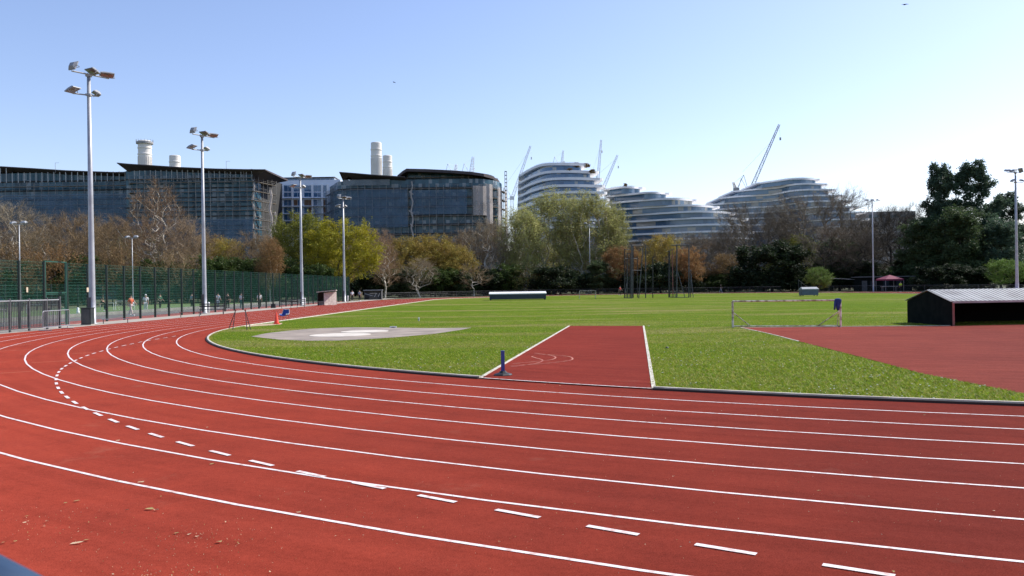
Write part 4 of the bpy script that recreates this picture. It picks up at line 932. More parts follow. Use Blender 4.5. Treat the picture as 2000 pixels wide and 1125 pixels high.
def scaffold(t, path, zb, zt, lift, bay, dz0, name='scaffold', brace=True, seed=0, toprail=True):
    rg = random.Random(seed); P = resample(path, bay); m = MB(); bd = MB()
    Pi = offset(P, -1.0)
    for p in P: m.bar((p.x, p.y, zb), (p.x, p.y, zt + (1.2 if toprail else .3) + rg.uniform(-.3, .3)), .065 + .05 * (rg.random() < .3), 4)
    for p in Pi[::2]: m.bar((p.x, p.y, zb), (p.x, p.y, zt), .04, 3)
    z = zt - dz0; k = 0
    while z > zb:
        bd = MB()
        for a, b in zip(P, P[1:]):
            for dz in (0, .55, 1.05):
                if rg.random() < (.95 if dz == 0 else .55): m.bar((a.x, a.y, z + dz), (b.x, b.y, z + dz), .05 if dz == 0 else .03, 3)
            if True:
                mid = (a + b) / 2 + (offset([a, b], -.5)[0] - a); ang = math.atan2((b - a).y, (b - a).x)
                bd.box((mid.x, mid.y, z - .05), ((b - a).length + .02, .95, .22), Matrix.Rotation(ang, 3, 'Z'))
            if brace and rg.random() < .12: m.bar((a.x, a.y, z), (b.x, b.y, z + lift), .035, 3)
        for a, b in zip(P[::3], Pi[::3]): m.bar((a.x, a.y, z), (b.x, b.y, z), .03, 3)
        bd.build('scaffold_deck', BOARD, t, world=True); z -= lift; k += 1
    m.build(name, SCAF, t, world=True)
def roof_profile(t, pts, th_px, Zf, over, depth, name='roof'):
    """canopy roof: outline of its front edge, thin at the tips, run back over the building"""
    top = [AT(x, y, Zf - over) for x, y in pts]; n = len(top); m = MB()
    zs = [max(.12, th) for th in th_px]; F_ = []; Bk = []
    for p, th in zip(top, zs): F_.append((p, th))
    vs = []
    for p, th in F_: vs += [(p.x, p.y, p.z), (p.x, p.y, p.z - .28), (p.x * 1.0, p.y + over + .4, p.z - th), (p.x, p.y + depth, p.z - th), (p.x, p.y + depth, p.z + .2)]
    fs = []
    for i in range(n - 1):
        for k in range(5): a = i * 5 + k; b = i * 5 + (k + 1) % 5; fs.append((a, b, b + 5, a + 5))
    fs += [(0, 4, 3, 2, 1), tuple((n - 1) * 5 + k for k in range(5))]
    m.add(vs, fs); return m.build(name, ROOFM, t, world=True)
def glazed_block(t, path, ztop, storey, nfl, glass, depth, zb=0, slabm=SLABD, mull=1.3, frame=None, seed=1):
    """body wall, one ribbon of glazing and one floor edge per storey"""
    cl = path + [path[-1] + Vector((0, depth)), path[0] + Vector((0, depth))]
    MB().prism([(p.x, p.y) for p in cl], zb, ztop).build('wall', slabm, t, world=True)
    rg = random.Random(seed)
    for k in range(nfl):
        z1 = ztop - k * storey; z0 = z1 - storey
        if z0 < zb: break
        g = MB(); strip_wall(g, offset(resample(path, 2.6), .14), z0 + .45, z1 - .02, .1); w_ = g.build('window_band', glass, t, world=True)
        mm = MB()
        for p in offset(resample(path, mull), .22):
            if rg.random() < .8: mm.box((p.x, p.y, (z0 + z1) / 2 + .2), (.10, .10, storey - .5))
        mm.build('mullions', frame or slabm, w_, world=True)
        s = MB(); strip_wall(s, offset(path, .32), z0, z0 + .42, .3); s.build('floor_edge', slabm, t, world=True)
def thing_at(name, label, cat, p, group=None): return thing(name, label, cat, (p.x, p.y, 0), 0, group)
BG = 'buildings beyond the park trees'
# --- left scaffolded building with two wing roofs
ZA = 262.0
t = thing_at('scaffolded_building', 'long dark glazed block in scaffolding with upswept roof tips, at the left', 'building', XY(250, ZA), BG)
pa = [XY(-160, ZA + 14), XY(24, ZA + 6), XY(262, ZA + 6)]
za = ZH(140, 337, ZA + 6)
glazed_block(t, pa, za, 3.02, 12, GLA, 24, mull=2.2)
pb = [XY(250, ZA), XY(497, ZA), XY(512, ZA + 12)]
zb_ = ZH(370, 332, ZA)
glazed_block(t, pb, zb_, 3.02, 12, GLA, 26, mull=1.9, seed=4)
roof_profile(t, [(-120, 312), (0, 324.5), (60, 328), (130, 332.5), (200, 335), (258, 337)], [1.5, 1.4, 1.3, 1.3, 1.2, 1.2], ZA + 6, 3.0, 28)
roof_profile(t, [(228, 317.5), (250, 319.5), (290, 322), (350, 326), (420, 329), (480, 330.3), (518, 330.5)], [.5, 2.2, 1.6, 1.4, 1.3, 1.5, .4], ZA, 3.4, 26)
s = MB(); a = AT(228, 317.5, ZA - 3.4)
# soffits of the roof tips
def soffit(x_tip, y_tip, x_w, y_w, Z, yt2):
    m = MB(); p = AT(x_tip, y_tip + 1.2, Z - 3); q = AT(x_w, y_w, Z + .6); r_ = AT(x_w, yt2, Z - 2.4)
    m.add([p, r_, q, p + Vector((0, 20, 0)), q + Vector((0, 20, 0)), r_ + Vector((0, 20, 0))], [(0, 1, 2), (0, 2, 4, 3), (0, 3, 5, 1)])
    return m.build('soffit', ROOFM, t, world=True)
soffit(518, 330.5, 494, 352, ZA, 332); soffit(228, 317.5, 256, 340, ZA, 321); soffit(-5, 324.5, 24, 340, ZA + 6, 327)
scaffold(t, offset([XY(-160, ZA + 10), XY(20, ZA + 4), XY(258, ZA + 4), XY(262, ZA - 1), XY(500, ZA - 1), XY(534, ZA + 10)], 1.6), 0, ZH(400, 356, ZA), 3.02, 2.3, .2, seed=3)
scaffold(t, offset([XY(258, ZA - 1), XY(498, ZA - 1)], 1.4), ZH(400, 356, ZA), ZH(400, 340, ZA), 3.02, 2.6, 1.6, brace=False, seed=9, toprail=False)
PCOL = mat('pale_column', (.55, .55, .53), .6)
for x in [i * 11.6 - 100 for i in range(31)]: q = XY(x, ZA + 3.4); MB().bar((q.x, q.y, za - 3.4), (q.x, q.y, za - .2 + (1.6 if x < 20 else 0)), .13, 5).build('roof_column', PCOL, t, world=True)
for x in [266 + i * 10.4 for i in range(23)]: q = XY(x, ZA - 2.0); MB().bar((q.x, q.y, zb_ - 3.6), (q.x, q.y, zb_ - .2), .11, 5).build('roof_column', PCOL, t, world=True)
nb_ = MB(); strip_wall(nb_, offset([XY(-160, ZA + 9), XY(20, ZA + 3), XY(258, ZA + 3)], 1.9), 0, ZH(140, 378, ZA), .05); strip_wall(nb_, offset([XY(264, ZA - 1.5), XY(500, ZA - 1.5)], 1.9), 0, ZH(400, 430, ZA), .05)
nb_.build('debris_netting', NETB, t, world=True)
st = MB()
for (x, y0, y1, r) in ((497.5, 352, 452, .30), (531, 372, 470, .36), (539, 415, 470, .25)):
    q = XY(x, ZA - 1.5); zt = ZH(x, y0, ZA); n = 16
    pth = [(q.x + .35 * math.sin(i * 1.7), q.y, zt * (1 - i / n)) for i in range(n + 1)]; st.tube(pth, r, 6)
st.build('hanging_sheet', NETP, t, world=True)
t = thing_at('apartment_block', 'pale block glimpsed behind the far left end of the scaffolded building', 'building', XY(5, 300), BG)
MB().prism([tuple(XY(-60, 300)), tuple(XY(26, 300)), (XY(26, 300).x, 320), (XY(-60, 300).x, 320)], 0, ZH(5, 362, 300)).build('wall', PALEW, t, world=True)
for k in range(3): m = MB(); strip_wall(m, offset([XY(-55, 300), XY(22, 300)], .1), ZH(5, 375 + k * 15, 300), ZH(5, 367 + k * 15, 300), .08); m.build('window_band', GLC, t, world=True)
# --- pale gap building
ZM = 300.0
t = thing_at('apartment_block', 'pale blue white block of blue windows and brown panels in the gap between scaffolds', 'building', XY(590, ZM), BG)
def wbox(name, x0, x1, y0, y1, Z, m, th=.3, pr=0.0, par=None):
    a = AT(x0, y1, Z); b = AT(x1, y0, Z); mm = MB(); mm.box(((a.x + b.x) / 2, Z - pr + th / 2, (a.z + b.z) / 2), (b.x - a.x, th, b.z - a.z)); return mm.build(name, m, par or t, world=True)
MB().prism([tuple(XY(529, ZM)), tuple(XY(668, ZM)), (XY(668, ZM).x, ZM + 20), (XY(529, ZM).x, ZM + 20)], 0, ZH(590, 352, ZM)).build('wall', PALEW, t, world=True)
wbox('penthouse', 551, 652, 346.5, 352.2, ZM, GREYW, 12, -1); wbox('penthouse_roof', 549, 654, 345.3, 346.6, ZM, STONE, 14, 0)
for i in range(11): wbox('window', 554 + i * 9.0, 560.5 + i * 9.0, 348, 351.6, ZM, WINB, .1, -.94)
for y in (362, 376.5, 390, 404, 418): wbox('window', 535, 546.5, y, y + 6, ZM, WINB, .15, .08)
for r_, (y0, y1) in enumerate(((362, 374), (376, 384.5), (390.5, 401.5), (405, 416), (419, 430), (433, 444))):
    for (x0, x1) in ((555, 562), (563, 570.5), (574, 581), (582, 590), (594.5, 602), (602.5, 610), (613, 620), (621, 629), (632, 640)):
        br = r_ >= 2 and (x0 in (594.5, 632, 574) and r_ % 2 == 0 or x0 in (602.5, 632))
        wbox('brown_panel' if br else 'window', x0, x1, y0, y1, ZM, BRICK if br else WINB, .15, .08)
for y in (386.5, 402.6, 417, 431): wbox('balcony_slab', 551, 641, y, y + 1.7, ZM, WHB, 1.6, 1.2)
for x in (551.5, 572, 591.5, 611, 630.3, 641): wbox('column', x - .9, x + .9, 360, 470, ZM, WHB, .6, .5)
# --- middle scaffolded building
ZB = 268.0
t = thing_at('scaffolded_building', 'dark glazed block wrapped in scaffold and netting with two roof tiers, in the middle', 'building', XY(820, ZB), BG)
pm = [XY(648, ZB + 16), XY(664, ZB + 2), XY(690, ZB), XY(925, ZB)]
for i in range(1, 9): a_ = i / 8 * math.pi / 2; c_ = XY(925, ZB); pm.append(c_ + Vector((math.sin(a_) * 9.4, (1 - math.cos(a_)) * 16)))
zm = ZH(800, 351, ZB)
glazed_block(t, pm, zm, 2.98, 13, GLB, 22, mull=1.7, seed=7)
pu = [XY(790, ZB + 5), XY(800, ZB + 3), XY(905, ZB + 3)]
for i in range(1, 9): a_ = i / 8 * math.pi / 2; c_ = XY(905, ZB + 3); pu.append(c_ + Vector((math.sin(a_) * 10.5, (1 - math.cos(a_)) * 13)))
cl = pu + [pu[-1] + Vector((0, 8)), pu[0] + Vector((0, 16))]
zu = ZH(850, 335, ZB); MB().prism([(p.x, p.y) for p in cl], zm - .4, zu).build('wall', SLABD, t, world=True)
for k in range(2):
    g_ = MB(); strip_wall(g_, offset(resample(pu, 2.5), .15), zu - 2.5 * (k + 1) + .5, zu - 2.5 * k - .1, .1); g_.build('window_band', GLB, t, world=True)
roof_profile(t, [(662.5, 335.5), (690, 337.5), (730, 341), (760, 343), (790, 344.5)], [.5, 2.0, 1.2, 1.1, 1.1], ZB, 3.2, 24)
r_ = MB(); edge = [AT(x, y, ZB - z) for x, y, z in ((776, 342.5, 0), (786, 334, 1.5), (794, 329.2, 2.2), (830, 330, 2.2), (880, 332.3, 2.2), (920, 335.3, 2), (945, 339, 0), (962, 344, -4), (973, 350.5, -9), (976, 355, -14))]
n = len(edge); vs = []
for p in edge: vs += [tuple(p), (p.x, p.y, p.z - .9), (p.x - (1.5 if p.x > 0 else 0), max(p.y + 6, ZB + 10), p.z - .5), (p.x - 1, max(p.y + 8, ZB + 18), p.z + .3)]
fs = []
for i in range(n - 1):
    for k in range(4): a_ = i * 4 + k; b_ = i * 4 + (k + 1) % 4; fs.append((a_, b_, b_ + 4, a_ + 4))
r_.add(vs, fs + [(0, 3, 2, 1), tuple((n - 1) * 4 + k for k in range(4))]); r_.build('roof', ROOFM, t, world=True)
def sof2(tip, w1, w2):
    m = MB(); p, q, s_ = (AT(*v) for v in (tip, w1, w2)); b = Vector((0, 14, 0)); m.add([p, q, s_, p + b, s_ + b, q + b], [(0, 1, 2), (0, 2, 4, 3), (0, 3, 5, 1)]); m.build('soffit', ROOFM, t, world=True)
sof2((662.5, 336.5, ZB - 3), (688, 339, ZB - 2.5), (670, 354, ZB + .5))
scaffold(t, offset(pm, 1.5), 0, zm - 3.0, 2.98, 2.2, .1, seed=5)
scaffold(t, offset(pu, 1.2), zm - 3, zu - 1, 2.4, 2.4, .6, brace=False, seed=6, toprail=False)
nb_ = MB(); strip_wall(nb_, offset(pm[:3] + [XY(800, ZB)], 1.8), ZH(700, 446, ZB), zm - 3.2, .05); strip_wall(nb_, offset([XY(806, ZB), XY(915, ZB)], 1.8), ZH(800, 420, ZB), ZH(850, 372, ZB), .05); nb_.build('debris_netting', NETB, t, world=True)
nb_ = MB(); P_ = offset(pm[3:], 1.9)
for (i0, i1, y0, y1) in ((0, 2, 368, 424), (2, 3, 364, 440), (4, 5, 368, 470), (6, 8, 370, 470)):
    zz_ = [p + Vector((0, .22 * (-1) ** q_)) for q_, p in enumerate(resample(P_[i0:i1 + 1], .9))]; strip_wall(nb_, zz_, ZH(940, y1, ZB + 6), ZH(940, y0, ZB + 6), .05)
nb_.build('pale_netting', NETP, t, world=True)
st = MB(); q = XY(807, ZB - 2.2); n = 22; st.tube([(q.x + .35 * math.sin(i * 1.9), q.y, ZH(807, 356, ZB) * (1 - i / n)) for i in range(n + 1)], .26, 6)
for (x0, y0, x1, y1) in ((799, 374, 807, 380), (798, 411, 807, 417), (801, 437, 807, 443)): st.bar(AT(x0, y0, ZB - 2.2), AT(x1, y1, ZB - 2.2), .2, 5)
st.build('hanging_sheet', NETP, t, world=True)
gr_ = MB(); strip_wall(gr_, offset([XY(676, ZB), XY(766, ZB)], 1.9), ZH(720, 363.5, ZB), ZH(720, 352, ZB), .06); gr_.build('pale_netting', net_material('grey_guard_net', (.3, .33, .35), .35), t, world=True)
# hoist mast at its right end
t = thing_at('hoist_mast', 'thin dark lattice hoist mast at the right end of the middle scaffold', 'mast', XY(991, 275), None)
m = MB(); q = XY(991, 275); zt = ZH(991, 335, 275)
for sx in (-.32, .32):
    for sy in (-.32, .32): m.bar((q.x + sx, q.y + sy, 0), (q.x + sx, q.y + sy, zt), .09, 4)
z = zt
while z > 2: m.box((q.x, q.y, z), (.75, .75, .24)); z -= 1.25
m.build('lattice', CRANED, t, world=True)
# --- white terraced buildings
def smooth_path(ctrl, per=5):
    return [Vector((p.x, p.y)) for p in catmull([Vector((*XY(px, Z), 0)) for px, Z in ctrl], per)]
def round_ends(path, depth, rl=2.5, rr=4.0):
    a = path[0]; b = path[-1]; L = [a + Vector((-rl * (1 - math.cos(t)) , 0)) * 0 + Vector((-rl * math.sin(t), rl * (1 - math.cos(t)))) for t in (math.pi / 2, math.pi / 3, math.pi / 6)]
    Rt = [b + Vector((rr * math.sin(t), rr * (1 - math.cos(t)))) for t in (math.pi / 6, math.pi / 3, math.pi / 2)]
    return L + path + Rt + [Rt[-1] + Vector((-1.5, depth * .5)), Rt[-1] + Vector((-4, depth)), L[0] + Vector((0, depth))]
def terrace(label, floors, storey, glass, depth, base, bandh=1.25, inset=1.5, rl=2.5, rr=4.0, per=5, fillers=True):
    t = thing_at('terraced_building', label, 'building', XY(*base), BG)
    zs = []
    for (ctrl, ref) in floors: zs.append(ZH(ref[0], ref[1], ref[2]))
    rg = random.Random(len(floors))
    for k, ((ctrl, ref), zt) in enumerate(zip(floors, zs)):
        zbot = zs[k + 1] if k + 1 < len(zs) else 0
        path = smooth_path(ctrl, per); out = round_ends(path, depth, rl, rr)
        MB().prism([(p.x, p.y) for p in out], zt - bandh, zt).build('balcony_band', WHB, t, world=True)
        ip = offset(path, -inset); ip = ip[1:-1]; io = round_ends(ip, depth - inset * 2, rl * .7, rr * .7)
        w_ = MB(); n0 = len(io); gl = io[:-1]
        w_.prism([(p.x, p.y) for p in io], zbot - .05, zt - bandh); g = w_.build('window_band', glass, t, world=True)
        mm = MB(); rs = resample(offset(ip, .12), 2.0)
        for i, p in enumerate(rs):
            mm.box((p.x, p.y, (zbot + zt - bandh) / 2), (.12 + .22 * (i % 3 == 0), .14, zt - bandh - zbot))
            if fillers and i % 6 in (k % 3, 3 + k % 2) and i + 1 < len(rs):
                q_ = rs[i + 1]; md = (p + q_) / 2; mm.box((md.x, md.y, (zbot + zt - bandh) / 2), ((q_ - p).length, .14, zt - bandh - zbot), Matrix.Rotation(math.atan2((q_ - p).y, (q_ - p).x), 3, 'Z'), mi=1)
        mm.build('mullions', [GREYW, mat('beige_render', (.34, .33, .30), .8) if 'BEI' not in globals() else BEI], g, world=True)
        # glass balustrade on the terrace
        if k % 2 == 0: b_ = MB(); strip_wall(b_, offset(path, -.15)[1:-1], zt, zt + .4, .05); b_.build('balustrade', GLRAIL, t, world=True)
    return t
BEI = mat('beige_render', (.34, .33, .30), .8)
GLRAIL = net_material('balustrade_glass', (0.30, 0.40, 0.46), 0.14)
ZC = 340.0
flC = [([(1020, 372), (1036, 356), (1062, 341), (1100, 339), (1140, 341)], (1075, 319.5, 341)),
       ([(1019, 372), (1036, 356), (1066, 340), (1110, 337), (1160, 340)], (1085, 334.5, 340)),
       ([(1018, 372), (1038, 354), (1072, 338), (1120, 336), (1168, 339)], (1085, 348.5, 339)),
       ([(1018, 372), (1040, 353), (1076, 337), (1125, 335), (1172, 338)], (1090, 361.5, 337)),
       ([(1017, 372), (1040, 353), (1078, 337), (1130, 334), (1176, 337)], (1090, 375, 337)),
       ([(1017, 372), (1040, 353), (1078, 337), (1130, 334), (1180, 337)], (1090, 388.5, 337)),
       ([(1017, 372), (1040, 353), (1078, 337), (1130, 334), (1182, 337)], (1090, 402, 337)),
       ([(1017, 372), (1040, 353), (1078, 337), (1130, 334), (1184, 337)], (1090, 415.5, 337)),
       ([(1017, 372), (1040, 353), (1078, 337), (1130, 334), (1186, 337)], (1090, 429, 337)),
       ([(1017, 372), (1040, 353), (1078, 337), (1130, 334), (1188, 337)], (1090, 442.5, 337))]
terrace('tall white banded tower with rounded right end behind the pale green trees', flC, 3.2, GLC, 22, (1100, ZC), 1.0, 1.6, .8, 3.0)
ZD = 345.0
flD = [([(1190, 356), (1215, 350), (1238, 350), (1250, 353)], (1225, 364, 350)),
       ([(1196, 356), (1240, 349), (1262, 345), (1285, 345), (1302, 349)], (1270, 374.5, 345)),
       ([(1198, 358), (1225, 352), (1262, 347), (1300, 343), (1330, 344), (1355, 350)], (1312, 386.5, 343)),
       ([(1200, 358), (1235, 352), (1290, 346), (1330, 342), (1365, 343), (1396, 350)], (1340, 399.5, 342)),
       ([(1202, 358), (1250, 352), (1300, 346), (1350, 341), (1395, 343), (1430, 350)], (1360, 411.5, 341)),
       ([(1204, 358), (1260, 352), (1310, 346), (1370, 341), (1415, 343), (1452, 350)], (1370, 424, 341)),
       ([(1204, 358), (1260, 352), (1320, 346), (1380, 341), (1425, 343), (1458, 350)], (1380, 437, 341)),
       ([(1204, 358), (1260, 352), (1320, 346), (1380, 341), (1430, 343), (1464, 350)], (1380, 450.5, 341)),
       ([(1204, 358), (1260, 352), (1320, 346), (1380, 341), (1430, 343), (1466, 350)], (1380, 463.5, 341))]
terrace('white stepped terrace block descending to the right, beside the tower', flD, 3.2, GLD, 24, (1310, ZD), .75, 1.2, 1.5, 3.5)
flE = [([(1488, 381), (1515, 375), (1545, 368), (1575, 367), (1598, 371)], (1555, 347.5, 367)),
       ([(1440, 392), (1475, 386), (1520, 380), (1545, 370), (1575, 366), (1612, 369)], (1560, 358, 367)),
       ([(1414, 396), (1450, 390), (1510, 384), (1545, 371), (1580, 366), (1627, 368)], (1570, 369, 366)),
       ([(1388, 402), (1440, 394), (1510, 386), (1550, 372), (1590, 366), (1642, 368)], (1580, 380.5, 366)),
       ([(1404, 400), (1450, 394), (1520, 386), (1560, 372), (1600, 366), (1658, 368)], (1590, 391.5, 366)),
       ([(1410, 400), (1460, 394), (1530, 386), (1570, 372), (1610, 366), (1672, 368)], (1600, 402.5, 366)),
       ([(1415, 400), (1470, 394), (1540, 386), (1580, 372), (1620, 366), (1684, 368)], (1610, 413.5, 366)),
       ([(1420, 400), (1480, 394), (1550, 386), (1590, 372), (1630, 366), (1692, 368)], (1620, 427, 366)),
       ([(1425, 400), (1490, 394), (1560, 386), (1600, 372), (1640, 366), (1697, 368)], (1630, 441, 366))]
terrace('white stepped terrace block with wavy bands under the tall crane', flE, 3.2, GLD, 26, (1560, 370), .70, 1.1, 1.5, 3.0)
t = thing_at('office_block', 'low flat grey block at the right behind the three headed lamp post', 'building', XY(1740, 400), BG)
MB().prism([tuple(XY(1697, 400)), tuple(XY(1790, 400)), (XY(1790, 400).x, 420), (XY(1697, 400).x, 420)], 0, ZH(1740, 413, 400)).build('wall', STONE, t, world=True)
m = MB(); strip_wall(m, [XY(1699, 399.8), XY(1788, 399.8)], ZH(1740, 425, 400), ZH(1740, 419, 400), .1); m.build('window_band', GLB, t, world=True)
# --- chimneys
def chimney(label, px, ytop, wpx, Z, collar=False):
    c = XY(px, Z); r = wpx / 2 / F * Z; zt = ZH(px, ytop, Z); t = thing('chimney', label, 'chimney', (c.x, c.y, 0), 0, 'power station chimneys')
    m = MB(); m.lathe([(r * 1.1, 0), (r * 1.08, zt * .45), (r, zt * .8), (r * .985, zt - 9.2), (r * 1.05, zt - 9.0), (r * 1.05, zt - 8.2), (r * .98, zt - 8.0), (r * .98, zt - 5.2), (r * 1.05, zt - 5.0), (r * 1.05, zt - 4.2), (r * .98, zt - 4), (r * .98, zt - .6), (r, zt - .4), (r * .9, zt)], 28)
    m.build('shaft', CHIM, t)
    fl_ = MB()
    for i in range(24):
        a_ = 2 * math.pi * i / 24; fl_.box((math.cos(a_) * r * 1.0, math.sin(a_) * r * 1.0, (zt - 10) * .5), (.35, .35, zt - 10), Matrix.Rotation(a_, 3, 'Z'))
    fl_.build('flutes', CHIM, t)
    if collar:
        k = MB(); k.lathe([(r * 1.02, zt - 2.2), (r * 1.26, zt - 2.0), (r * 1.26, zt - .8), (r * 1.02, zt - .7)], 24)
        for i in range(16): a_ = 2 * math.pi * i / 16; k.bar((math.cos(a_) * r * 1.24, math.sin(a_) * r * 1.24, zt - 1), (math.cos(a_) * r * 1.24, math.sin(a_) * r * 1.24, zt + .6), .12, 4)
        k.build('scaffold_collar', CRANED, t)
chimney('pale round chimney with dark scaffold collar, largest of the left two', 287, 275, 25, 520, True)
chimney('shorter pale chimney top just right of the collared chimney', 345.5, 304, 21, 590)
chimney('taller pale chimney of the close pair above the middle scaffold', 739, 278.5, 21, 530)
chimney('shorter pale chimney of the close pair, tucked against the taller', 760.5, 304, 18, 600)
# --- tower cranes
def lattice(m, a, b, w0, w1, r, nb):
    a = Vector(a); b = Vector(b); d = (b - a).normalized(); s = d.cross(Vector((0, 1, 0))).normalized(); u = Vector((0, 1, 0)); C_ = []
    for k in range(nb + 1):
        p = a.lerp(b, k / nb); w_ = w0 + (w1 - w0) * k / nb; C_.append([p + s * w_ * i + u * w_ * j for i, j in ((-1, -1), (1, -1), (1, 1), (-1, 1))])
    for k in range(nb):
        for i in range(4):
            m.bar(C_[k][i], C_[k + 1][i], r, 3); j = (i + 1) % 4
            m.bar(C_[k][i] if k % 2 else C_[k][j], C_[k + 1][j] if k % 2 else C_[k + 1][i], r * .6, 3); m.bar(C_[k][i], C_[k][j], r * .6, 3)
def crane(label, foot, tip, Z, m_, wid=.9, pend=None, r=.16, hook=True):
    c = XY(foot[0], Z); t = thing('tower_crane', label, 'crane', (c.x, c.y, 0), 0, 'cranes on the skyline')
    f = AT(foot[0], foot[1], Z); q = AT(tip[0], tip[1], Z + 4)
    k = MB(); lattice(k, (f.x, f.y, 0), f, wid, wid, r, max(6, int(f.z / 5))); k.build('mast', m_, t, world=True)
    k = MB(); lattice(k, f, q, wid, wid * .45, r, max(8, int((q - f).length / 2.6))); k.build('jib', m_, t, world=True)
    k = MB(); k.box(f + Vector((0, 0, .4)), (3.0, 2.4, 2.2)); k.build('cab', m_, t, world=True)
    side = -1 if q.x > f.x else 1
    ap = f + Vector((side * 4.5, 0, 9)); k = MB(); k.bar(f, ap, r, 4).bar(f + Vector((side * 7, 0, 0)), ap, r, 4).bar(f, f + Vector((side * 8, 0, -.3)), r * 1.5, 4).box(f + Vector((side * 7.5, 0, -1)), (2.2, 2, 2)); k.build('counter_jib', m_, t, world=True)
    k = MB(); k.bar(ap if pend is None else AT(*pend[0], Z), q.lerp(f, .12) if pend is None else AT(*pend[1], Z + 3), r * .4, 3)
    if hook: k.bar(q, q - Vector((-.5, 0, 8)), r * .35, 3); k.box(q - Vector((-.5, 0, 8.5)), (.8, .8, 1.6))
    k.build('cables', m_, t, world=True)
crane('pale luffing crane leaning right, just left of the white tower', (1000, 388), (1036, 285), 560, CRANEW, 1.0)
crane('small pale crane tip above the white tower roof', (1096, 330), (1100, 294), 600, CRANEW, .9)
crane('slim upright white crane rising behind the white tower', (1166, 372), (1174, 273), 580, CRANEW, 1.0)
crane('pale crane leaning right beside the white tower\'s right end', (1178, 368), (1206, 303), 580, CRANEW, 1.0)
crane('short white crane tip above the middle scaffold roof, right one', (920, 345), (924, 306), 560, CRANEW, 1.5)
crane('stubby white crane tip above the middle scaffold roof, left one', (888, 345), (891, 321), 560, CRANEW, 1.4)
crane('tall grey luffing crane with pendant line above the wavy terrace block', (1463, 378), (1522, 243), 480, CRANED, .95, ((1450, 336), (1508, 275)), .13)
crane('tiny dark crane head left of the wavy terrace block', (1438, 372), (1432, 356), 480, CRANED, .9, None, .16)
for (px, y0, y1, Z, lab) in ((108, 332, 318, 265, 'thin aerial on the left roof of the scaffolded building'), (442, 330, 315, 265, 'thin aerial on the right roof of the scaffolded building')):
    a = AT(px, y0, Z); t = thing('aerial', lab, 'aerial', a); MB().bar((0, 0, -1), (0, 0, (y0 - y1) / F * Z), .06, 4).bar((0, 0, (y0 - y1) / F * Z), (1.2, 0, (y0 - y1) / F * Z), .04, 4).build('rod', CRANED, t)
t = MB().add([(0, 0, 0), (.3, .2, .12), (.75, .1, .10), (.3, -.2, .05), (-.3, .2, .12), (-.75, .1, .02), (-.3, -.2, .05), (0, .5, .02), (0, -.45, 0), (0, 0, .1), (0, 0, -.08)], [(0, 3, 2, 1), (0, 4, 5, 6), (0, 1, 7, 4), (0, 6, 8, 3), (9, 7, 1), (9, 4, 7), (10, 8, 6), (10, 3, 8)]).build('bird', HAIR)
t.location = AT(1768, 9, 150); tag(t, 'small dark bird gliding near the top right edge of the sky', 'bird')
t = bpy.data.objects.new('bird', t.data); COL.objects.link(t); t.location = AT(770, 161, 260); t.rotation_euler = (0, .3, .8); tag(t, 'tiny dark bird far off above the close chimney pair', 'bird')
# ================================================================== TREES
def unit_ball(rg, n):
    v = rg.normal(size=(n, 3)); v /= np.linalg.norm(v, axis=1)[:, None]; return v
def grow(seed, H, trunk_h, lobes, n_att, bf=.35, step=.55, stems=1, lean=(0, 0), wob=.10, r_exp=.48, r_tip=.012, fork=0.0):
    """branching skeleton: attraction points fill the crown, each joined to the nearest, shortest-path node"""
    rg = np.random.default_rng(seed); tot = sum(l[6] for l in lobes); pts = []
    for (cx, cy, cz, rx, ry, rz, wgt) in lobes:
        k = max(3, int(n_att * wgt / tot)); d = unit_ball(rg, k) * (rg.random(k) ** (1 / 2.3))[:, None]
        pts.append(d * np.array([rx, ry, rz]) + np.array([cx, cy, cz]))
    pts = np.vstack(pts); pts[:, 2] = np.maximum(pts[:, 2], trunk_h * .55 + rg.random(len(pts)) * .6)
    N = np.zeros((30000, 3)); par = np.full(30000, -1); pl = np.zeros(30000); n = 1
    for s in range(stems):
        a = rg.random() * 6.28; sp = (0.10 + .22 * rg.random()) * (stems > 1); prev = 0; base = np.zeros(3)
        p = base.copy(); k = int(trunk_h / step) + 1
        for i in range(k):
            p = p + np.array([lean[0] + math.cos(a) * sp + rg.normal() * wob * .5, lean[1] + math.sin(a) * sp + rg.normal() * wob * .5, 1.0]) * step
            N[n] = p; par[n] = prev; pl[n] = pl[prev] + step; prev = n; n += 1
    top = N[n - 1] if stems == 1 else np.array([0, 0, trunk_h])
    order = np.argsort(np.linalg.norm((pts - top) * np.array([1, 1, .8]), axis=1) + rg.random(len(pts)) * .8)
    for q in pts[order]:
        D = N[:n] - q; d = np.sqrt((D * D).sum(1)); cost = d + bf * pl[:n] + 1.2 * np.maximum(0, D[:, 2] + .1); cost[0] += 9
        j = int(np.argmin(cost)); L = d[j]; m = max(1, int(L / step)); a = N[j]; sag = rg.normal(size=3) * L * .06; sag[2] = -abs(sag[2]) * .6
        if n + m > 29990: break
        prev = j
        for i in range(1, m + 1):
            u = i / m; p = a + (q - a) * u + sag * 4 * u * (1 - u) + (rg.normal(size=3) * wob * .5 if i < m else 0)
            N[n] = p; par[n] = prev; pl[n] = pl[prev] + np.linalg.norm(p - N[prev]); prev = n; n += 1
    N = N[:n]; par = par[:n]; w_ = np.zeros(n); hasch = np.zeros(n, bool)
    for i in range(n - 1, 0, -1):
        if not hasch[i]: w_[i] += 1
        w_[par[i]] += w_[i]; hasch[par[i]] = True
    r = r_tip * np.maximum(w_, 1) ** r_exp
    return N, par, w_, r, rg
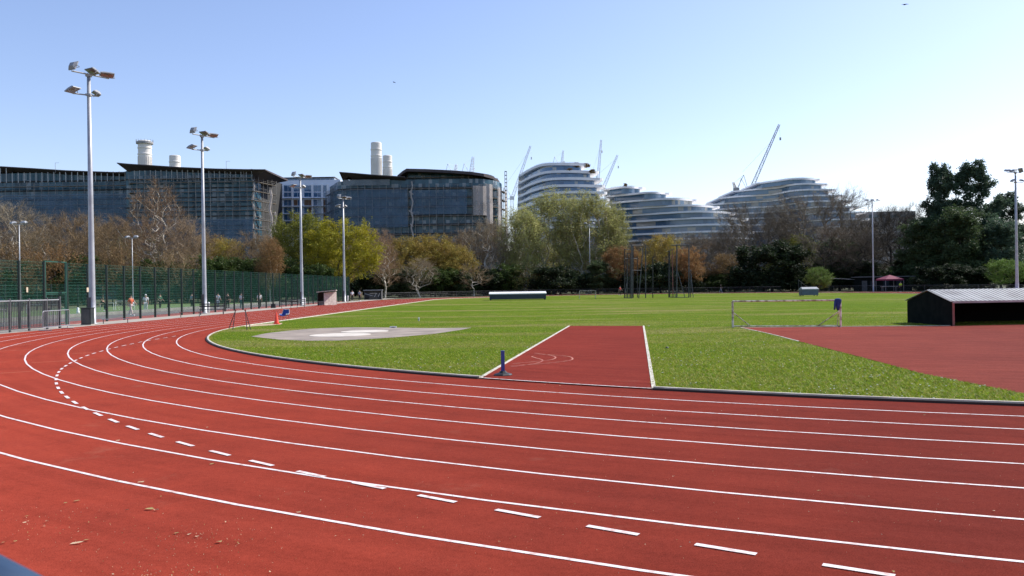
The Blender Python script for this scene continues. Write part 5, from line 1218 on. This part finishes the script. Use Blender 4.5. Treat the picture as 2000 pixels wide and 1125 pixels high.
def limb_mesh(name, N, par, r, sel, m):
    V = []; Fq = []
    for i in np.nonzero(sel)[0]:
        p = par[i]
        if p < 0: continue
        a = N[p]; b = N[i]; d = b - a; L = np.linalg.norm(d)
        if L < 1e-5: continue
        d = d / L; ref = np.array([0, 0, 1.0]) if abs(d[2]) < .9 else np.array([1.0, 0, 0]); u = np.cross(d, ref); u /= np.linalg.norm(u); v = np.cross(d, u)
        ra = min(r[p], r[i] * 1.5); rb = r[i]; k = 7 if rb > .10 else (4 if rb > .035 else 3); o = len(V)
        if p == 0: ra *= 1.35
        for c, rr in ((a - d * ra * .25, ra), (b, rb)):
            for s in range(k): t = 6.2832 * s / k; V.append(c + (u * math.cos(t) + v * math.sin(t)) * rr)
        for s in range(k): s2 = (s + 1) % k; Fq.append((o + s, o + s2, o + k + s2, o + k + s))
    me = raw_mesh(name, np.array(V), np.array(Fq), [m]); me.polygons.foreach_set('use_smooth', [True] * len(me.polygons)); return me
def twig_tris(N, par, w_, rg, per, length, width, up=.3, out=.5, rnd=.8, sub=3, maxw=4, cz=None, droop=0.0):
    idx = np.nonzero((w_ <= maxw) & (np.arange(len(N)) > 1))[0]; i = np.repeat(idx, per); n = len(i)
    u = rg.random(n)[:, None]; B = N[par[i]] * (1 - u) + N[i] * u
    bd = N[i] - N[par[i]]; bd /= (np.linalg.norm(bd, axis=1)[:, None] + 1e-6)
    c = N.mean(0) if cz is None else np.array([0, 0, cz]); o = B - c; o /= (np.linalg.norm(o, axis=1)[:, None] + 1e-6)
    D = bd * .5 + o * out + rg.normal(size=(n, 3)) * rnd * .5 + np.array([0, 0, up]); D /= np.linalg.norm(D, axis=1)[:, None]
    L = length * (.45 + .9 * rg.random(n))[:, None]; T = B + D * L; T[:, 2] -= droop * rg.random(n)
    bs, ts, ws = [B], [T], [np.full(n, width)]
    for s in range(sub):
        f = (.25 + .6 * rg.random(n))[:, None]; b2 = B + (T - B) * f; D2 = D * .7 + rg.normal(size=(n, 3)) * .55 + np.array([0, 0, up * .5]); D2 /= np.linalg.norm(D2, axis=1)[:, None]
        t2 = b2 + D2 * L * (.35 + .4 * rg.random(n))[:, None]; t2[:, 2] -= droop * .6 * rg.random(n); bs.append(b2); ts.append(t2); ws.append(np.full(n, width * .65))
    B = np.vstack(bs); T = np.vstack(ts); W = np.concatenate(ws); n = len(B)
    side = np.cross(T - B, rg.normal(size=(n, 3))); side /= (np.linalg.norm(side, axis=1)[:, None] + 1e-9); V = np.zeros((n, 3, 3))
    V[:, 0] = B - side * W[:, None] * .5; V[:, 1] = B + side * W[:, None] * .5; V[:, 2] = T
    return V, B, T
def leaf_tris(C, rg, size, flat=.3):
    n = len(C); a = rg.normal(size=(n, 3)); a[:, 2] *= (1 - flat); a /= np.linalg.norm(a, axis=1)[:, None]; b = np.cross(a, rg.normal(size=(n, 3))); b /= np.linalg.norm(b, axis=1)[:, None]
    s = size * (.6 + .8 * rg.random(n))[:, None]; V = np.zeros((n, 3, 3)); V[:, 0] = C - a * s * .5 - b * s * .35; V[:, 1] = C - a * s * .4 + b * s * .4; V[:, 2] = C + a * s * .6; return V
PROTO = {}
def proto(key, H, W, trunk_h, lobes, n_att, tw=None, lf=None, limb_r=.03, **kw):
    """tw = (per node, length, width, options); lf = (count, size, sigma)"""
    seed = kw.pop('seed'); N, par, w_, r, rg = grow(seed, H, trunk_h, lobes, n_att, **kw)
    trunk = limb_mesh(key + '_trunk', N, par, r, r >= limb_r, BARK)
    tris = []; mi = []
    fine = np.nonzero((r < limb_r))[0]
    # fine branches as thin slivers
    B = N[par[fine]]; T = N[fine]; side = np.cross(T - B, rg.normal(size=B.shape)); side /= (np.linalg.norm(side, axis=1)[:, None] + 1e-9); rr = np.maximum(r[fine], .012)[:, None]
    q1 = np.stack([B - side * rr, B + side * rr, T + side * rr * .8], 1); q2 = np.stack([B - side * rr, T + side * rr * .8, T - side * rr * .8], 1); tris += [q1, q2]; mi += [0] * (len(q1) * 2)
    TB = TT = None
    if tw: V, TB, TT = twig_tris(N, par, w_, rg, tw[0], tw[1], tw[2], **tw[3]); tris.append(V); mi += [0] * len(V)
    if lf:
        cnt, size, sig = lf
        if TB is not None: k = rg.integers(0, len(TB), cnt); f = rg.random(cnt)[:, None]; C_ = TB[k] + (TT[k] - TB[k]) * f + rg.normal(size=(cnt, 3)) * sig
        else:
            tips = np.nonzero(w_ <= 2)[0]; k = rg.choice(tips, cnt); C_ = N[k] + rg.normal(size=(cnt, 3)) * sig * np.array([1, 1, .7])
        C_[:, 2] = np.maximum(C_[:, 2], .1); V = leaf_tris(C_, rg, size); tris.append(V); mi += [1] * len(V)
    V = np.concatenate(tris); crown = raw_mesh(key + '_crown', V.reshape(-1, 3), np.arange(len(V) * 3).reshape(-1, 3), [TW['brown'], LF['olive']], mi)
    ext = np.percentile(np.concatenate([V.reshape(-1, 3)]), [1, 99], axis=0)
    PROTO[key] = (trunk, crown, ext[1][2], max(ext[1][0] - ext[0][0], ext[1][1] - ext[0][1]))
TWO = dict(up=.35, out=.45, rnd=.9, sub=4, maxw=4)
proto('bare_a', 15, 11, 3.2, [(0, 0, 9, 5.2, 5.2, 5.5, 1), (1.8, .5, 11.5, 2.6, 2.6, 3.2, .4), (-2.4, 0, 8, 3, 3, 2.6, .3)], 420, (7, 1.2, .030, TWO), None, r_tip=.018, limb_r=.024, seed=3, bf=.32, lean=(.03, 0))
proto('bare_b', 15, 10, 2.2, [(0, 0, 8.5, 4.6, 4.6, 6.0, 1), (-1.6, 0, 12, 2.2, 2.2, 2.6, .3), (2.4, 0, 6.5, 2.6, 2.6, 3, .35)], 420, (7, 1.15, .030, dict(up=.5, out=.35, rnd=.8, sub=4, maxw=4)), None, r_tip=.018, limb_r=.024, seed=11, bf=.22, stems=2)
proto('bare_oak', 14, 15, 2.8, [(0, 0, 8, 6.8, 6.8, 4.6, 1), (3, 1, 10, 3.4, 3.4, 2.4, .3), (-3.5, 0, 9, 3.2, 3.2, 2.8, .3)], 430, (7, 1.2, .030, TWO), None, seed=23, bf=.18, wob=.3, r_tip=.020, limb_r=.026)
proto('tall_bare', 18, 10, 4.0, [(0, 0, 9, 4.2, 4.2, 5, .9), (.6, 0, 13.5, 2.8, 2.8, 4.6, .8), (-2.6, 0, 8.5, 2.6, 2.6, 2.4, .3)], 430, (7, 1.1, .030, dict(up=.45, out=.4, rnd=.9, sub=4, maxw=4)), None, r_tip=.018, limb_r=.024, seed=31, bf=.4, lean=(-.04, 0), wob=.2)
proto('bud_a', 13, 11, 2.0, [(0, 0, 7.6, 4.8, 4.8, 5.2, 1), (2, 0, 9.5, 3, 3, 3, .4), (-2.4, .4, 7, 2.8, 2.8, 3, .4)], 330, (4, 1.1, .022, TWO), (27000, .18, .14), seed=41, bf=.3)
proto('bud_b', 13, 10, 2.4, [(0, 0, 7.0, 4.4, 4.4, 5.0, 1), (-1, 0, 10.5, 2.8, 2.8, 2.4, .4), (2.6, 0, 5.6, 2.2, 2.2, 3, .3)], 330, (4, 1.1, .022, dict(up=.45, out=.4, rnd=.8, sub=4, maxw=4)), (17000, .18, .16), seed=47, bf=.3, stems=2)
proto('plane', 22, 15, 3.0, [(0, 0, 13.5, 5.6, 5.2, 7.6, 1), (-4.0, 0, 14, 2.8, 2.8, 5.4, .5), (4.0, 0, 13, 2.8, 2.8, 5.4, .5), (.4, 0, 19.4, 3.2, 3.0, 2.4, .35), (-2, .5, 17.8, 2.4, 2.4, 2.6, .3), (-3.4, 0, 8, 2.6, 2.6, 3.0, .35), (3.2, 0, 7.6, 2.6, 2.6, 3.0, .35), (0, 1, 7.5, 2.4, 2.4, 3.2, .3)], 390, (4, 1.5, .036, dict(up=.6, out=.25, rnd=.8, sub=3, maxw=4)), (30000, .20, .24), seed=53, bf=.75, step=.9, stems=7, r_tip=.028, limb_r=.045, wob=.14)
proto('vase', 7, 6.5, 1.5, [(0, 0, 4.2, 3.0, 3.0, 2.7, 1)], 170, (5, .8, .018, dict(up=.25, out=.6, rnd=.7, sub=4, maxw=4)), None, seed=61, bf=.12, step=.4, r_tip=.012, limb_r=.022)
proto('birch', 11, 5, 2.0, [(0, 0, 6.4, 2.3, 2.3, 4.2, 1)], 260, (5, 1.0, .020, dict(up=-.2, out=.4, rnd=.7, sub=4, maxw=4, droop=.5)), (14000, .13, .12), seed=67, bf=.8, limb_r=.03)
lob = []; rgl = np.random.default_rng(5)
for i in range(26):
    a = rgl.random() * 6.28; z = 1.0 + 5.6 * rgl.random(); rr = 3.6 * math.sqrt(max(.05, 1 - (z / 8.2) ** 2)); lob.append((math.cos(a) * rr * .8, math.sin(a) * rr * .8, z, 1.4, 1.4, 1.0, 1))
proto('yew', 8, 9.4, .8, lob + [(0, 0, 6.4, 1.6, 1.6, 1.3, 1.2), (0, 0, 4, 3, 3, 3, 4)], 420, (3, .8, .03, dict(up=.25, out=.7, rnd=.6, sub=3, maxw=3)), (46000, .20, .16), seed=71, bf=.2, step=.5)
lob = []
for i in range(34):
    z = 2.6 + 7.6 * rgl.random(); rad = 4.6 * (1 - .035 * z) * math.sqrt(rgl.random()); a = rgl.random() * 6.28; q_ = .85 + .8 * rgl.random()
    lob.append((math.cos(a) * rad, math.sin(a) * rad, z, q_ * 1.1, q_ * 1.1, q_ * .8, q_ * q_ * 1.3))
for (x, y, z, q_) in ((0, 0, 18.0, 1.15), (-1.3, .3, 17.0, 1.1), (1.2, -.2, 17.0, 1.15), (-1.8, 0, 15.6, 1.2), (1.9, .2, 15.5, 1.2), (.2, .4, 15.9, 1.3), (-1.0, -.3, 14.5, 1.1), (1.3, .1, 14.0, 1.1), (.1, -.2, 12.7, .9), (-3.6, 0, 12.2, 1.1), (-2.9, .5, 11.3, 1.1), (3.3, 0, 12.6, 1.0), (2.5, .3, 11.3, 1.1), (-4.6, 0, 11.5, .8)):
    lob.append((x * (.86 if z > 13.8 else 1.0), y, z, q_ * 1.22, q_ * 1.22, q_ * .86, q_ * q_ * 1.8))
proto('pine', 19, 12, 5.0, lob + [(0, 0, 11.6, 1.6, 1.6, 1.4, 3), (-1.6, 0, 12.6, 1.4, 1.4, 1.0, 2)], 620, (3, .5, .026, dict(up=.4, out=.3, rnd=.9, sub=3, maxw=3)), (84000, .21, .2), seed=79, bf=.5, wob=.2, r_tip=.013)
lob = [(math.cos(i * 2.1) * (2.2 - .12 * i), math.sin(i * 2.1) * (2.2 - .12 * i), 1.6 + .72 * i, 1.5, 1.5, 1.1, 1) for i in range(13)]
proto('holm', 11, 8, 1.2, lob + [(0, 0, 9.6, 1.6, 1.6, 1.4, 1), (0, 0, 6, 2.2, 2.2, 4, 2)], 330, (3, .8, .03, dict(up=.35, out=.5, rnd=.8, sub=3, maxw=3)), (30000, .20, .2), seed=97, bf=.35, step=.6, r_tip=.014)
lob = [(math.cos(i * 2.4) * 1.5, math.sin(i * 2.4) * 1.5, 1.2 + .9 * (i % 3), 1.2, 1.2, 1.0, 1) for i in range(9)]
proto('shrub', 4.2, 5.6, .4, lob + [(0, 0, 3, 1.2, 1.2, 1.0, 1)], 170, (4, .55, .018, dict(up=.4, out=.6, rnd=.7, sub=3, maxw=3)), (15000, .17, .13), seed=83, bf=.2, step=.35, limb_r=.03)
proto('twiggy', 5, 5.5, .3, [(0, 0, 2.6, 2.5, 2.5, 2.3, 1)], 200, (6, .8, .018, dict(up=.5, out=.5, rnd=.7, sub=3, maxw=4)), (2500, .12, .1), seed=89, bf=.15, step=.4, stems=4, limb_r=.022)
NRND = random.Random(99)
def tree(kind, px, ytop, wpx, Z, twm, lfm, bark, label, name='bare_tree', cat='tree', group=None, rot=None, sink=0.0, yoff=0):
    trunk, crown, h0, w0 = PROTO[kind]; p = GX(px, Z); zt = ZH(px, ytop, Z); s = zt / h0; sx = wpx / F * Z / w0
    t = thing(name, label, cat, p, NRND.random() * 6.28 if rot is None else rot, group); t.scale = (sx, sx, s)
    a = bpy.data.objects.new('trunk', trunk); COL.objects.link(a); a.parent = t
    a.material_slots[0].link = 'OBJECT'; a.material_slots[0].material = bark
    b = bpy.data.objects.new('crown', crown); COL.objects.link(b); b.parent = t
    for k, m in ((0, TW[twm]), (1, LF[lfm])): b.material_slots[k].link = 'OBJECT'; b.material_slots[k].material = m
    return t
GB = 'bare trees of the park edge'; GL = 'leafing trees of the park edge'; GE = 'evergreens of the park edge'; GS = 'shrubs of the undergrowth'
B1, BP, BD = BARK, BARK_PALE, BARK_DK
# left, behind the courts
T = [
 ('bare_a', 35, 398, 170, 150, 'grey', 'brown', BP, 'grey bare tree with pale limbs at the far left under the scaffold', 'bare_tree', GB),
 ('bare_b', -35, 420, 150, 152, 'pink', 'brown', B1, 'pinkish bare tree cut by the left frame edge', 'bare_tree', GB),
 ('bare_oak', 152, 418, 170, 158, 'brown', 'brown', B1, 'broad brown bare tree just left of the nearest mast', 'bare_tree', GB),
 ('tall_bare', 305, 362, 150, 150, 'pink', 'brown', BP, 'tallest brown bare tree with forked pale trunk between the two nearest masts', 'bare_tree', GB),
 ('bare_b', 232, 425, 110, 156, 'brown', 'brown', B1, 'brown bare tree tucked left of the tall forked one', 'bare_tree', GB),
 ('bare_a', 368, 425, 110, 152, 'pale', 'brown', B1, 'sandy bare tree just left of the second mast', 'bare_tree', GB),
 ('bud_b', 440, 470, 90, 160, 'olive', 'olive', B1, 'olive budding tree just right of the second mast', 'budding_tree', GL),
 ('bare_b', 490, 455, 95, 158, 'brown', 'brown', BD, 'dark brown bare tree left of the orange birch', 'bare_tree', GB),
 ('birch', 528, 468, 52, 146, 'orange', 'orange', BP, 'weeping orange brown birch with pale stem left of the third mast', 'birch_tree', GL),
 ('bud_a', 585, 422, 118, 166, 'olive', 'green', BD, 'green budding tree behind the third mast', 'budding_tree', GL),
 ('bud_a', 672, 432, 140, 160, 'olive', 'yellow', BD, 'bright yellow green tree behind the fourth mast', 'budding_tree', GL),
 ('bud_b', 628, 470, 100, 168, 'olive', 'yellow', BD, 'darker yellow green tree between the third and fourth masts', 'budding_tree', GL),
 ('bare_b', 738, 450, 90, 185, 'pink', 'brown', B1, 'pinkish bare tree right of the yellow green tree', 'bare_tree', GB),
 ('tall_bare', 752, 472, 70, 172, 'pink', 'brown', BP, 'slender pale trunked tree above the grey dugout', 'bare_tree', GB),
 ('bud_b', 792, 466, 90, 186, 'olive', 'olive', B1, 'olive tree under the close pair of chimneys', 'budding_tree', GL),
 ('bare_b', 820, 505, 74, 178, 'grey', 'brown', BP, 'pale multi stemmed bare tree at the fence under the middle scaffold', 'bare_tree', GB),
 ('bud_a', 842, 462, 110, 192, 'orange', 'olive', B1, 'round orange olive tree under the middle scaffold', 'budding_tree', GL),
 ('bud_b', 890, 482, 90, 188, 'olive', 'olive', B1, 'yellow olive tree left of the small pale tree', 'budding_tree', GL),
 ('vase', 926, 517, 66, 183, 'pale', 'brown', BP, 'small pale bare tree standing free at the grass edge', 'bare_tree', GB),
 ('bare_a', 955, 432, 120, 200, 'grey', 'brown', BP, 'grey bare tree in front of the curved scaffold end', 'bare_tree', GB),
 ('bare_b', 915, 450, 90, 205, 'brown', 'brown', B1, 'brown bare tree behind the small pale tree', 'bare_tree', GB),
 ('plane', 1020, 410, 120, 200, 'grey', 'plane', BP, 'pale green plane tree below the hoist mast', 'plane_tree', GL),
 ('plane', 1085, 378, 150, 205, 'grey', 'plane', BP, 'tall pale green plane tree in front of the white tower', 'plane_tree', GL),
 ('plane', 1150, 383, 140, 200, 'grey', 'plane', BP, 'tall pale green plane tree behind the dark lamp post', 'plane_tree', GL),
 ('plane', 1200, 405, 90, 204, 'grey', 'plane', BP, 'shorter pale green plane tree at the right end of the clump', 'plane_tree', GL),
 ('bud_a', 1218, 484, 80, 190, 'orange', 'orange', BD, 'orange leaved tree behind the left cage posts', 'budding_tree', GL),
 ('bud_b', 1290, 462, 90, 200, 'olive', 'olive', B1, 'olive tree between the two groups of cage posts', 'budding_tree', GL),
 ('bud_a', 1342, 486, 74, 188, 'orange', 'orange', BD, 'rust orange tree behind the right cage posts', 'budding_tree', GL),
 ('bare_oak', 1325, 455, 130, 215, 'dim', 'brown', B1, 'pinkish bare tree under the stepped terrace block', 'bare_tree', GB),
 ('bare_b', 1250, 468, 90, 212, 'dim', 'brown', B1, 'grey bare tree between the plane clump and the cage', 'bare_tree', GB),
 ('bare_a', 1395, 452, 110, 208, 'dim', 'brown', B1, 'grey bare tree right of the stepped terrace block', 'bare_tree', GB),
 ('bud_b', 1412, 498, 78, 196, 'orange', 'brown', B1, 'orange brown budding tree left of the big dark yew', 'budding_tree', GL),
 ('bare_oak', 1480, 398, 150, 208, 'dim', 'brown', B1, 'grey bare tree behind the dark yew under the wavy terrace', 'bare_tree', GB),
 ('bare_oak', 1595, 372, 190, 204, 'dim', 'brown', B1, 'largest pinkish bare tree in front of the wavy terrace block', 'bare_tree', GB),
 ('bare_a', 1660, 425, 110, 200, 'dim', 'brown', B1, 'pinkish bare tree left of the three headed lamp post', 'bare_tree', GB),
 ('yew', 1508, 480, 150, 186, 'dark', 'yew', BD, 'huge dark rounded yew right of the throwing cage', 'evergreen_tree', GE),
 ('holm', 1640, 470, 96, 186, 'dark', 'ever', BD, 'dark green evergreen left of the three headed lamp post', 'evergreen_tree', GE),
 ('bare_b', 1625, 436, 110, 181, 'dim', 'brown', BD, 'dim brown bare tree rising right of the big dark yew', 'bare_tree', GB),
 ('bare_a', 1672, 452, 96, 179, 'dim', 'brown', BD, 'dim grey bare tree touching the three headed lamp post on its left', 'bare_tree', GB),
 ('bare_oak', 1752, 404, 160, 182, 'dark', 'brown', BD, 'dark limbed bare oak above the gazebo', 'bare_tree', GB),
 ('bud_b', 1600, 523, 50, 158, 'olive', 'fresh', B1, 'small fresh green tree above the grey blue box', 'budding_tree', GL),
 ('pine', 1840, 330, 100, 172, 'dark', 'pine', BD, 'tall dark pine with cloud like tiers, left of the pair', 'pine_tree', GE),
 ('pine', 1903, 326, 120, 170, 'dark', 'pine', BD, 'tall dark pine with cloud like tiers, right of the pair', 'pine_tree', GE),
 ('pine', 1968, 385, 100, 174, 'dark', 'pine', BD, 'shorter dark pine beside the right frame mast', 'pine_tree', GE),
 ('holm', 1806, 430, 100, 168, 'dark', 'ever', BD, 'dark evergreen right of the gazebo under the tall pines', 'evergreen_tree', GE),
 ('holm', 1874, 410, 112, 160, 'dark', 'ever', BD, 'dark evergreen behind the shed roof ridge under the pines', 'evergreen_tree', GE),
 ('holm', 1956, 432, 96, 158, 'dark', 'pine', BD, 'dark evergreen behind the pale green bush at the right', 'evergreen_tree', GE),
 ('bud_a', 1968, 508, 70, 138, 'olive', 'fresh', B1, 'light green bush by the right frame mast behind the shed', 'budding_tree', GL),
 ('bare_a', 2005, 402, 90, 186, 'dim', 'brown', B1, 'grey bare tree at the right frame edge behind the mast', 'bare_tree', GB),
 ('bare_b', 1790, 400, 80, 192, 'dark', 'brown', BD, 'dark bare tree just left of the tall pines', 'bare_tree', GB),
]
for (k, px, yt, wp, Z, tm, lm_, bk, lab, nm, grp) in T: tree(k, px, yt, wp, Z, tm, lm_, bk, lab, nm, 'tree', grp)
# second, farther row that closes the gaps under the buildings
T2 = [
 ('bare_b', 1030, 462, 110, 224, 'brown', 'brown', B1, 'far grey bare tree showing left of the tower planes'), ('bare_a', 1105, 458, 120, 226, 'olive', 'brown', B1, 'far olive bare tree showing between the tower plane stems'),
 ('bare_b', 1180, 460, 120, 224, 'brown', 'brown', B1, 'far brown bare tree showing right of the dark lamp post'),
 ('bare_b', 100, 440, 130, 176, 'brown', 'brown', B1, 'far brown bare tree behind the left lamp post'), ('bare_a', 200, 440, 120, 180, 'brown', 'brown', B1, 'far pinkish bare tree behind the nearest mast'),
 ('bare_a', 275, 450, 120, 178, 'olive', 'brown', B1, 'far olive bare tree behind the slim twin headed post'), ('bud_b', 415, 462, 110, 182, 'brown', 'brown', B1, 'far brown budding tree behind the second mast'),
 ('bare_b', 530, 462, 110, 186, 'brown', 'brown', B1, 'far grey bare tree behind the orange birch'), ('bud_b', 640, 452, 110, 190, 'brown', 'olive', B1, 'far olive tree showing between the third and fourth masts'),
 ('bare_a', 705, 452, 100, 198, 'brown', 'brown', B1, 'far pinkish bare tree right of the fourth mast'), ('bare_b', 870, 466, 120, 212, 'brown', 'brown', B1, 'far pinkish bare tree behind the round orange olive tree'),
 ('bare_a', 990, 440, 110, 216, 'brown', 'brown', B1, 'far brown bare tree under the hoist mast'), ('bare_a', 1270, 470, 120, 224, 'olive', 'brown', B1, 'far olive bare tree behind the cage under the terraces'),
 ('bare_b', 1370, 466, 120, 226, 'brown', 'brown', B1, 'far brown bare tree right of the cage under the terraces'), ('bare_a', 1440, 440, 120, 222, 'dim', 'brown', B1, 'far pinkish bare tree between the two terrace blocks'),
 ('bare_b', 1540, 420, 120, 222, 'dim', 'brown', B1, 'far grey bare tree behind the yew top'), ('bare_a', 1700, 430, 120, 214, 'dim', 'brown', B1, 'far grey bare tree behind the three headed lamp post'),
 ('bare_oak', 1700, 455, 110, 196, 'dark', 'brown', BD, 'far dark limbed bare tree behind the pavilion roof'), ('bud_b', 1555, 462, 110, 204, 'olive', 'green', BD, 'far green budding tree just right of the yew')]
for (k, px, yt, wp, Z, tm, lm_, bk, lab) in T2: tree(k, px, yt, wp, Z, tm, lm_, bk, lab, 'evergreen_tree' if k == 'yew' else ('budding_tree' if k.startswith('bud') else 'bare_tree'), 'tree', GE if k == 'yew' else GB)
# understorey
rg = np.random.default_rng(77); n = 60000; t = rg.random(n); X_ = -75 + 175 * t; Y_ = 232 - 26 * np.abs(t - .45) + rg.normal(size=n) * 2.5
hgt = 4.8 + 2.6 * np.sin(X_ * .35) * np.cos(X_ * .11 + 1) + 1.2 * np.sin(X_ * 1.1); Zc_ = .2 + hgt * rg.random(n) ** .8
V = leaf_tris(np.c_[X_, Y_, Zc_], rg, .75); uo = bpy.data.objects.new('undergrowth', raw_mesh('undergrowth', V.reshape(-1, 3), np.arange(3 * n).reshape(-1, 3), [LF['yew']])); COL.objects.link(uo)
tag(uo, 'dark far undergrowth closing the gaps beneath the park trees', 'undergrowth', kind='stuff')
S = [
 ('twiggy', 20, 470, 130, 140, 'pink', 'brown', 'pinkish twiggy thicket at the far left behind the courts'), ('twiggy', 110, 478, 120, 138, 'orange', 'orange', 'orange brown twiggy thicket left of the nearest mast'),
 ('shrub', 165, 505, 110, 142, 'olive', 'shrub', 'dark green shrub right behind the nearest mast'), ('shrub', 60, 512, 120, 144, 'olive', 'shrub', 'dark green shrub behind the left gate'),
 ('twiggy', 235, 480, 100, 140, 'orange', 'brown', 'rusty twiggy thicket under the tall forked tree'), ('shrub', 290, 512, 110, 143, 'olive', 'shrub', 'dark green shrub behind the person in white'),
 ('twiggy', 345, 490, 100, 141, 'pale', 'brown', 'sandy twiggy thicket left of the second mast'), ('shrub', 395, 505, 100, 145, 'olive', 'shrub', 'dark green shrub behind the second mast'),
 ('shrub', 460, 508, 110, 148, 'olive', 'shrub', 'dark green shrub between the second mast and the orange birch'), ('shrub', 560, 508, 110, 152, 'olive', 'shrub', 'dark green shrub left of the third mast'),
 ('shrub', 625, 520, 90, 154, 'olive', 'shrub', 'dark green shrub behind the pale hut'), ('shrub', 735, 535, 70, 178, 'dark', 'yew', 'dark shrub behind the grey dugout'),
 ('shrub', 780, 528, 80, 182, 'dark', 'ever', 'dark shrub left of the pale multi stemmed tree'), ('shrub', 850, 525, 90, 184, 'dark', 'shrub', 'green shrub right of the pale multi stemmed tree'),
 ('shrub', 895, 535, 70, 186, 'dark', 'ever', 'dark shrub just left of the small pale tree'), ('shrub', 945, 528, 80, 188, 'dark', 'yew', 'dark shrub just right of the small pale tree'),
 ('shrub', 985, 518, 70, 190, 'olive', 'shrub', 'green shrub above the white lidded mat cover'), ('twiggy', 1035, 508, 90, 190, 'olive', 'shrub', 'olive twiggy thicket right of the white lidded mat cover'),
 ('shrub', 1095, 522, 100, 188, 'dark', 'yew', 'dark evergreen shrub under the tower planes'), ('holm', 1168, 512, 60, 188, 'dark', 'ever', 'dark evergreen shrub right of the dark lamp post'),
 ('shrub', 1235, 530, 90, 190, 'dark', 'yew', 'dark shrub behind the left cage posts'), ('shrub', 1290, 515, 90, 188, 'dark', 'yew', 'dark evergreen shrub between the cage post groups'),
 ('shrub', 1335, 535, 70, 192, 'dark', 'yew', 'dark shrub behind the right cage posts'), ('shrub', 1385, 538, 70, 194, 'olive', 'shrub', 'green shrub just right of the cage'),
 ('shrub', 1435, 535, 70, 192, 'olive', 'shrub', 'green shrub at the left foot of the big yew'), ('yew', 1592, 530, 80, 182, 'dark', 'yew', 'dark shrub behind the grey blue box'),
 ('holm', 1690, 512, 70, 178, 'dark', 'yew', 'dark shrub behind the pavilion at the lamp post'), ('holm', 1772, 505, 70, 174, 'dark', 'yew', 'dark shrub at the right end of the pavilion'),
 ('yew', 1845, 520, 110, 150, 'dark', 'yew', 'dark shrub behind the shed\'s left gable'), ('yew', 1925, 525, 100, 148, 'dark', 'yew', 'dark shrub behind the shed roof beside the right mast'), ('yew', 2010, 520, 90, 146, 'dark', 'yew', 'dark shrub at the right frame edge behind the shed')]
for (k, px, yt, wp, Z, tm, lm_, lab) in S: tree(k, px, yt, wp, Z, tm, lm_, BARK_DK, lab, 'shrub', 'shrub', GS)
for (px, yt, w_, Z, zz, lab) in ((1124, 318, 13, 342, 327.5, 'clipped brown shrub on the tower roof, left of the two'), (1147, 319, 11, 342, 328, 'clipped brown shrub on the tower roof, right of the two'), (1112, 329, 11, 338, 337, 'clipped brown shrub on the tower\'s upper terrace, left one'), (1156, 331, 11, 338, 339, 'clipped brown shrub on the tower\'s upper terrace, right one'), (1222, 358, 7, 350, 365, 'tiny dark shrub on the stepped terrace roof')):
    trunk, crown, h0, w0 = PROTO['shrub']; a = AT(px, zz, Z); b = AT(px, yt, Z); t = thing('roof_shrub', lab, 'shrub', a, px, 'roof terrace shrubs'); s = w_ / F * Z / w0; t.scale = (s, s, (b.z - a.z) / h0)
    for nm, me in (('trunk', trunk), ('crown', crown)):
        o = bpy.data.objects.new(nm, me); COL.objects.link(o); o.parent = t
        if nm == 'crown':
            for k, m in ((0, TW['brown']), (1, LF['brown'])): o.material_slots[k].link = 'OBJECT'; o.material_slots[k].material = m
